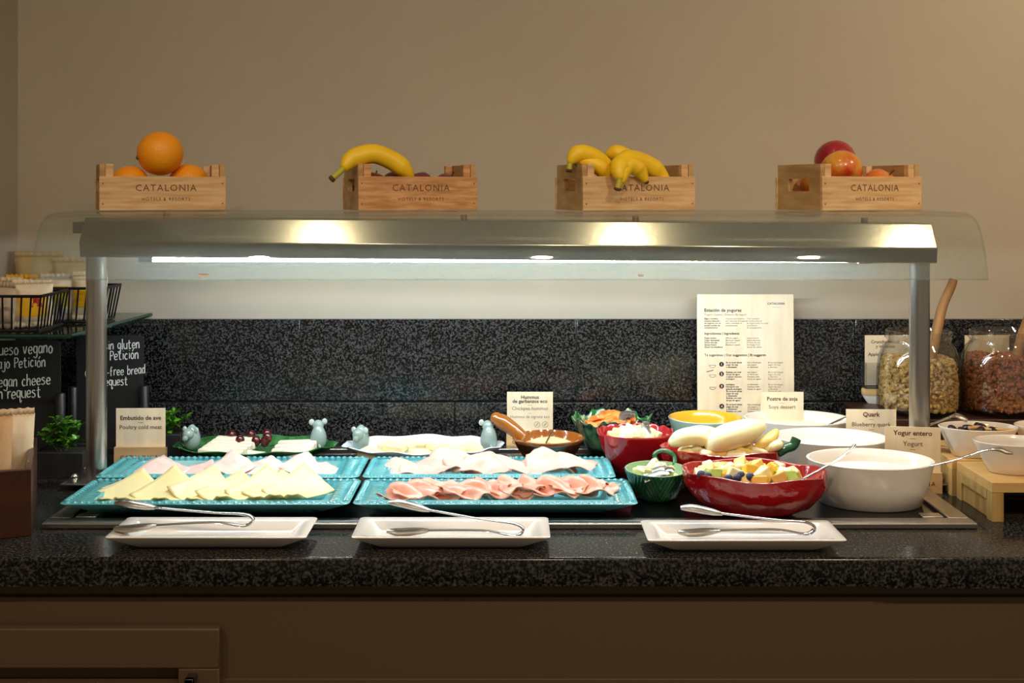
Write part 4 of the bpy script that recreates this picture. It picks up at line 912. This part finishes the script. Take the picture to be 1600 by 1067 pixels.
def chalkboard(x, d, yaw, w, h, z0, label, lines):
    t = T('chalkboard', label, 'chalkboard', ctr(x, d, 0), yaw)
    part(MB().rloft([(w/2, h/2, .008, -.0025), (w/2, h/2, .008, .0025)]).xf(Matrix.Translation((0, 0, z0+h/2)) @ Matrix.Rotation(PI/2, 4, 'X')), 'panel', 'board_black', t)
    for s in (-1, 1):
        part(MB().lathe([(.0095, 0), (.0095, .128), (.008, .130), (.001, .130)], 18, c=(s*(w/2+.0035), -.012, 0)), 'holder_post', 'holder_black', t)
    part(MB().box(-w/2, w/2, -.02, .014, 0, z0), 'foot', 'holder_black', t, bev=.001)
    chalk(t, lines, -.0032)
chalkboard(-.9185, 2.225, .03, .139, .215, .012, 'black chalkboard lettered for vegan cheese under the glass shelf',
           [('Queso vegano', -.056, .1997, .0134, .045), ('bajo Petici\u00f3n', -.0538, .174, .0123, .05), ('Vegan cheese', -.0540, .140, .0129, .045), ('on request', -.0540, .117, .0134, .045)])
chalkboard(-.782, 2.305, .06, .128, .214, .012, 'black chalkboard lettered for gluten-free bread, partly behind a canopy post',
           [('Pan sin gluten', -.040, .198, .0112, .05), ('bajo Petici\u00f3n', -.036, .178, .0116, .04), ('Gluten-free bread', -.047, .146, .0105, .06), ('on request', -.036, .1275, .0107, .05)])
# corner glass shelf
SH = .2605
sh = T('glass_shelf', 'green-edged glass corner shelf above the chalkboards', 'shelf', ctr(-.87, 2.22, SH-.008))
so = MB().loops([[(x+.87, y-2.22, z) for x, y in ((LEFT+.001, WALL-.001), (LEFT+.001, 2.045), (-.775, 2.045), (-.765, 2.052), (-.735, WALL-.001))] for z in (0, .008)])
part(so, 'pane', 'shelf_glass', sh)
ed = MB().tube([(LEFT+.001+.87, 2.044-2.22, .004), (-.775+.87, 2.044-2.22, .004), (-.764+.87, 2.052-2.22, .004), (-.7345+.87, WALL-.001-2.22, .004)], .0038, 6)
part(ed, 'cut_edge', 'glass_edge', sh)
def basket(x0, x1, d0, d1, h, label):
    cx, cy = (x0+x1)/2, (d0+d1)/2; t = T('wire_basket', label, 'basket', ctr(cx, cy, SH+.0005)); w, dd, r = (x1-x0)/2, (d1-d0)/2, .0022; k = .90
    ring = lambda s, z: [(-w*s, -dd*s, z), (w*s, -dd*s, z), (w*s, dd*s, z), (-w*s, dd*s, z), (-w*s, -dd*s, z)]
    for nm, s, z in (('top_rim', 1, h), ('bottom_rim', k, .003)):
        m_ = MB(); R_ = ring(s, z)
        for a, b in zip(R_, R_[1:]): m_.tube([a, b], r*1.3, 6)
        part(m_, nm, 'wire', t)
    def bar(a, b): part(MB().tube([a, b], r*.8, 5), 'bar', 'wire', t)
    nx = max(3, int(2*w/.0155)); ny = max(3, int(2*dd/.0155))
    for i in range(nx+1):
        u = -1+2*i/nx
        for s in (-1, 1): bar((u*w*k, s*dd*k, .003), (u*w, s*dd, h))
        bar((u*w*k, -dd*k, .003), (u*w*k, dd*k, .003))
    for i in range(1, ny):
        v = -1+2*i/ny
        for s in (-1, 1): bar((s*w*k, v*dd*k, .003), (s*w, v*dd, h))
basket(-.985, -.818, 2.055, 2.180, .064, 'black wire basket of yellow snack packets at the front of the glass shelf')
basket(-.985, -.757, 2.200, 2.290, .066, 'black wire basket of snack packets farther back on the glass shelf')
PZ = SH+.006
PG = 'snack packets in the wire baskets'
packet('snack_packet', -.950, 2.100, PZ, .075, .078, .024, .1, .10, 'pk_yellow', 'yellow snack packet with a red label leaning in the front basket', None, [(-.9, -.1, -.1, .5, 'pk_red')], 'pk_cream')
packet('snack_packet', -.905, 2.105, PZ, .060, .076, .028, -.5, .05, 'pk_silver', 'crumpled silvery snack packet in the front basket', None)
packet('snack_packet', -.862, 2.130, PZ, .070, .080, .022, .45, .05, 'pk_cream', 'cream snack packet with yellow and red print in the front basket', None, [(-.75, .75, -.7, .35, 'pk_yellow'), (-.1, .45, -.2, .35, 'pk_red')])
packet('snack_packet', -.925, 2.150, PZ, .075, .082, .022, 0, .05, 'pk_cream', 'plain cream snack packet at the back of the front basket', None)
packet('snack_packet', -.860, 2.245, PZ, .066, .082, .024, .2, .03, 'pk_silver', 'silvery snack packet with lime print in the back basket', None, [(-.7, .6, -.5, .6, 'pk_lime')])
packet('snack_packet', -.800, 2.245, PZ, .066, .086, .024, .1, .02, 'pk_cream', 'pale snack packet with a large yellow label in the back basket', None, [(-.9, .9, -.55, .45, 'pk_yellow')])
packet('snack_packet', -.930, 2.245, PZ, .066, .080, .024, -.1, .03, 'pk_yellow', 'yellow snack packet at the wall end of the back basket', None)
packet('paper_bag', -.938, 2.350, SH+.001, .100, .122, .046, 0, 0, 'bag_beige', 'tall beige bag with folded top by the wall corner behind the baskets', None, None, 'bag_beige')
packet('paper_bag', -.865, 2.335, SH+.001, .085, .112, .040, 0, 0, 'bag_beige', 'beige bag with crimped top beside the taller bag behind the baskets', None, None, 'bag_beige')
flush_text()
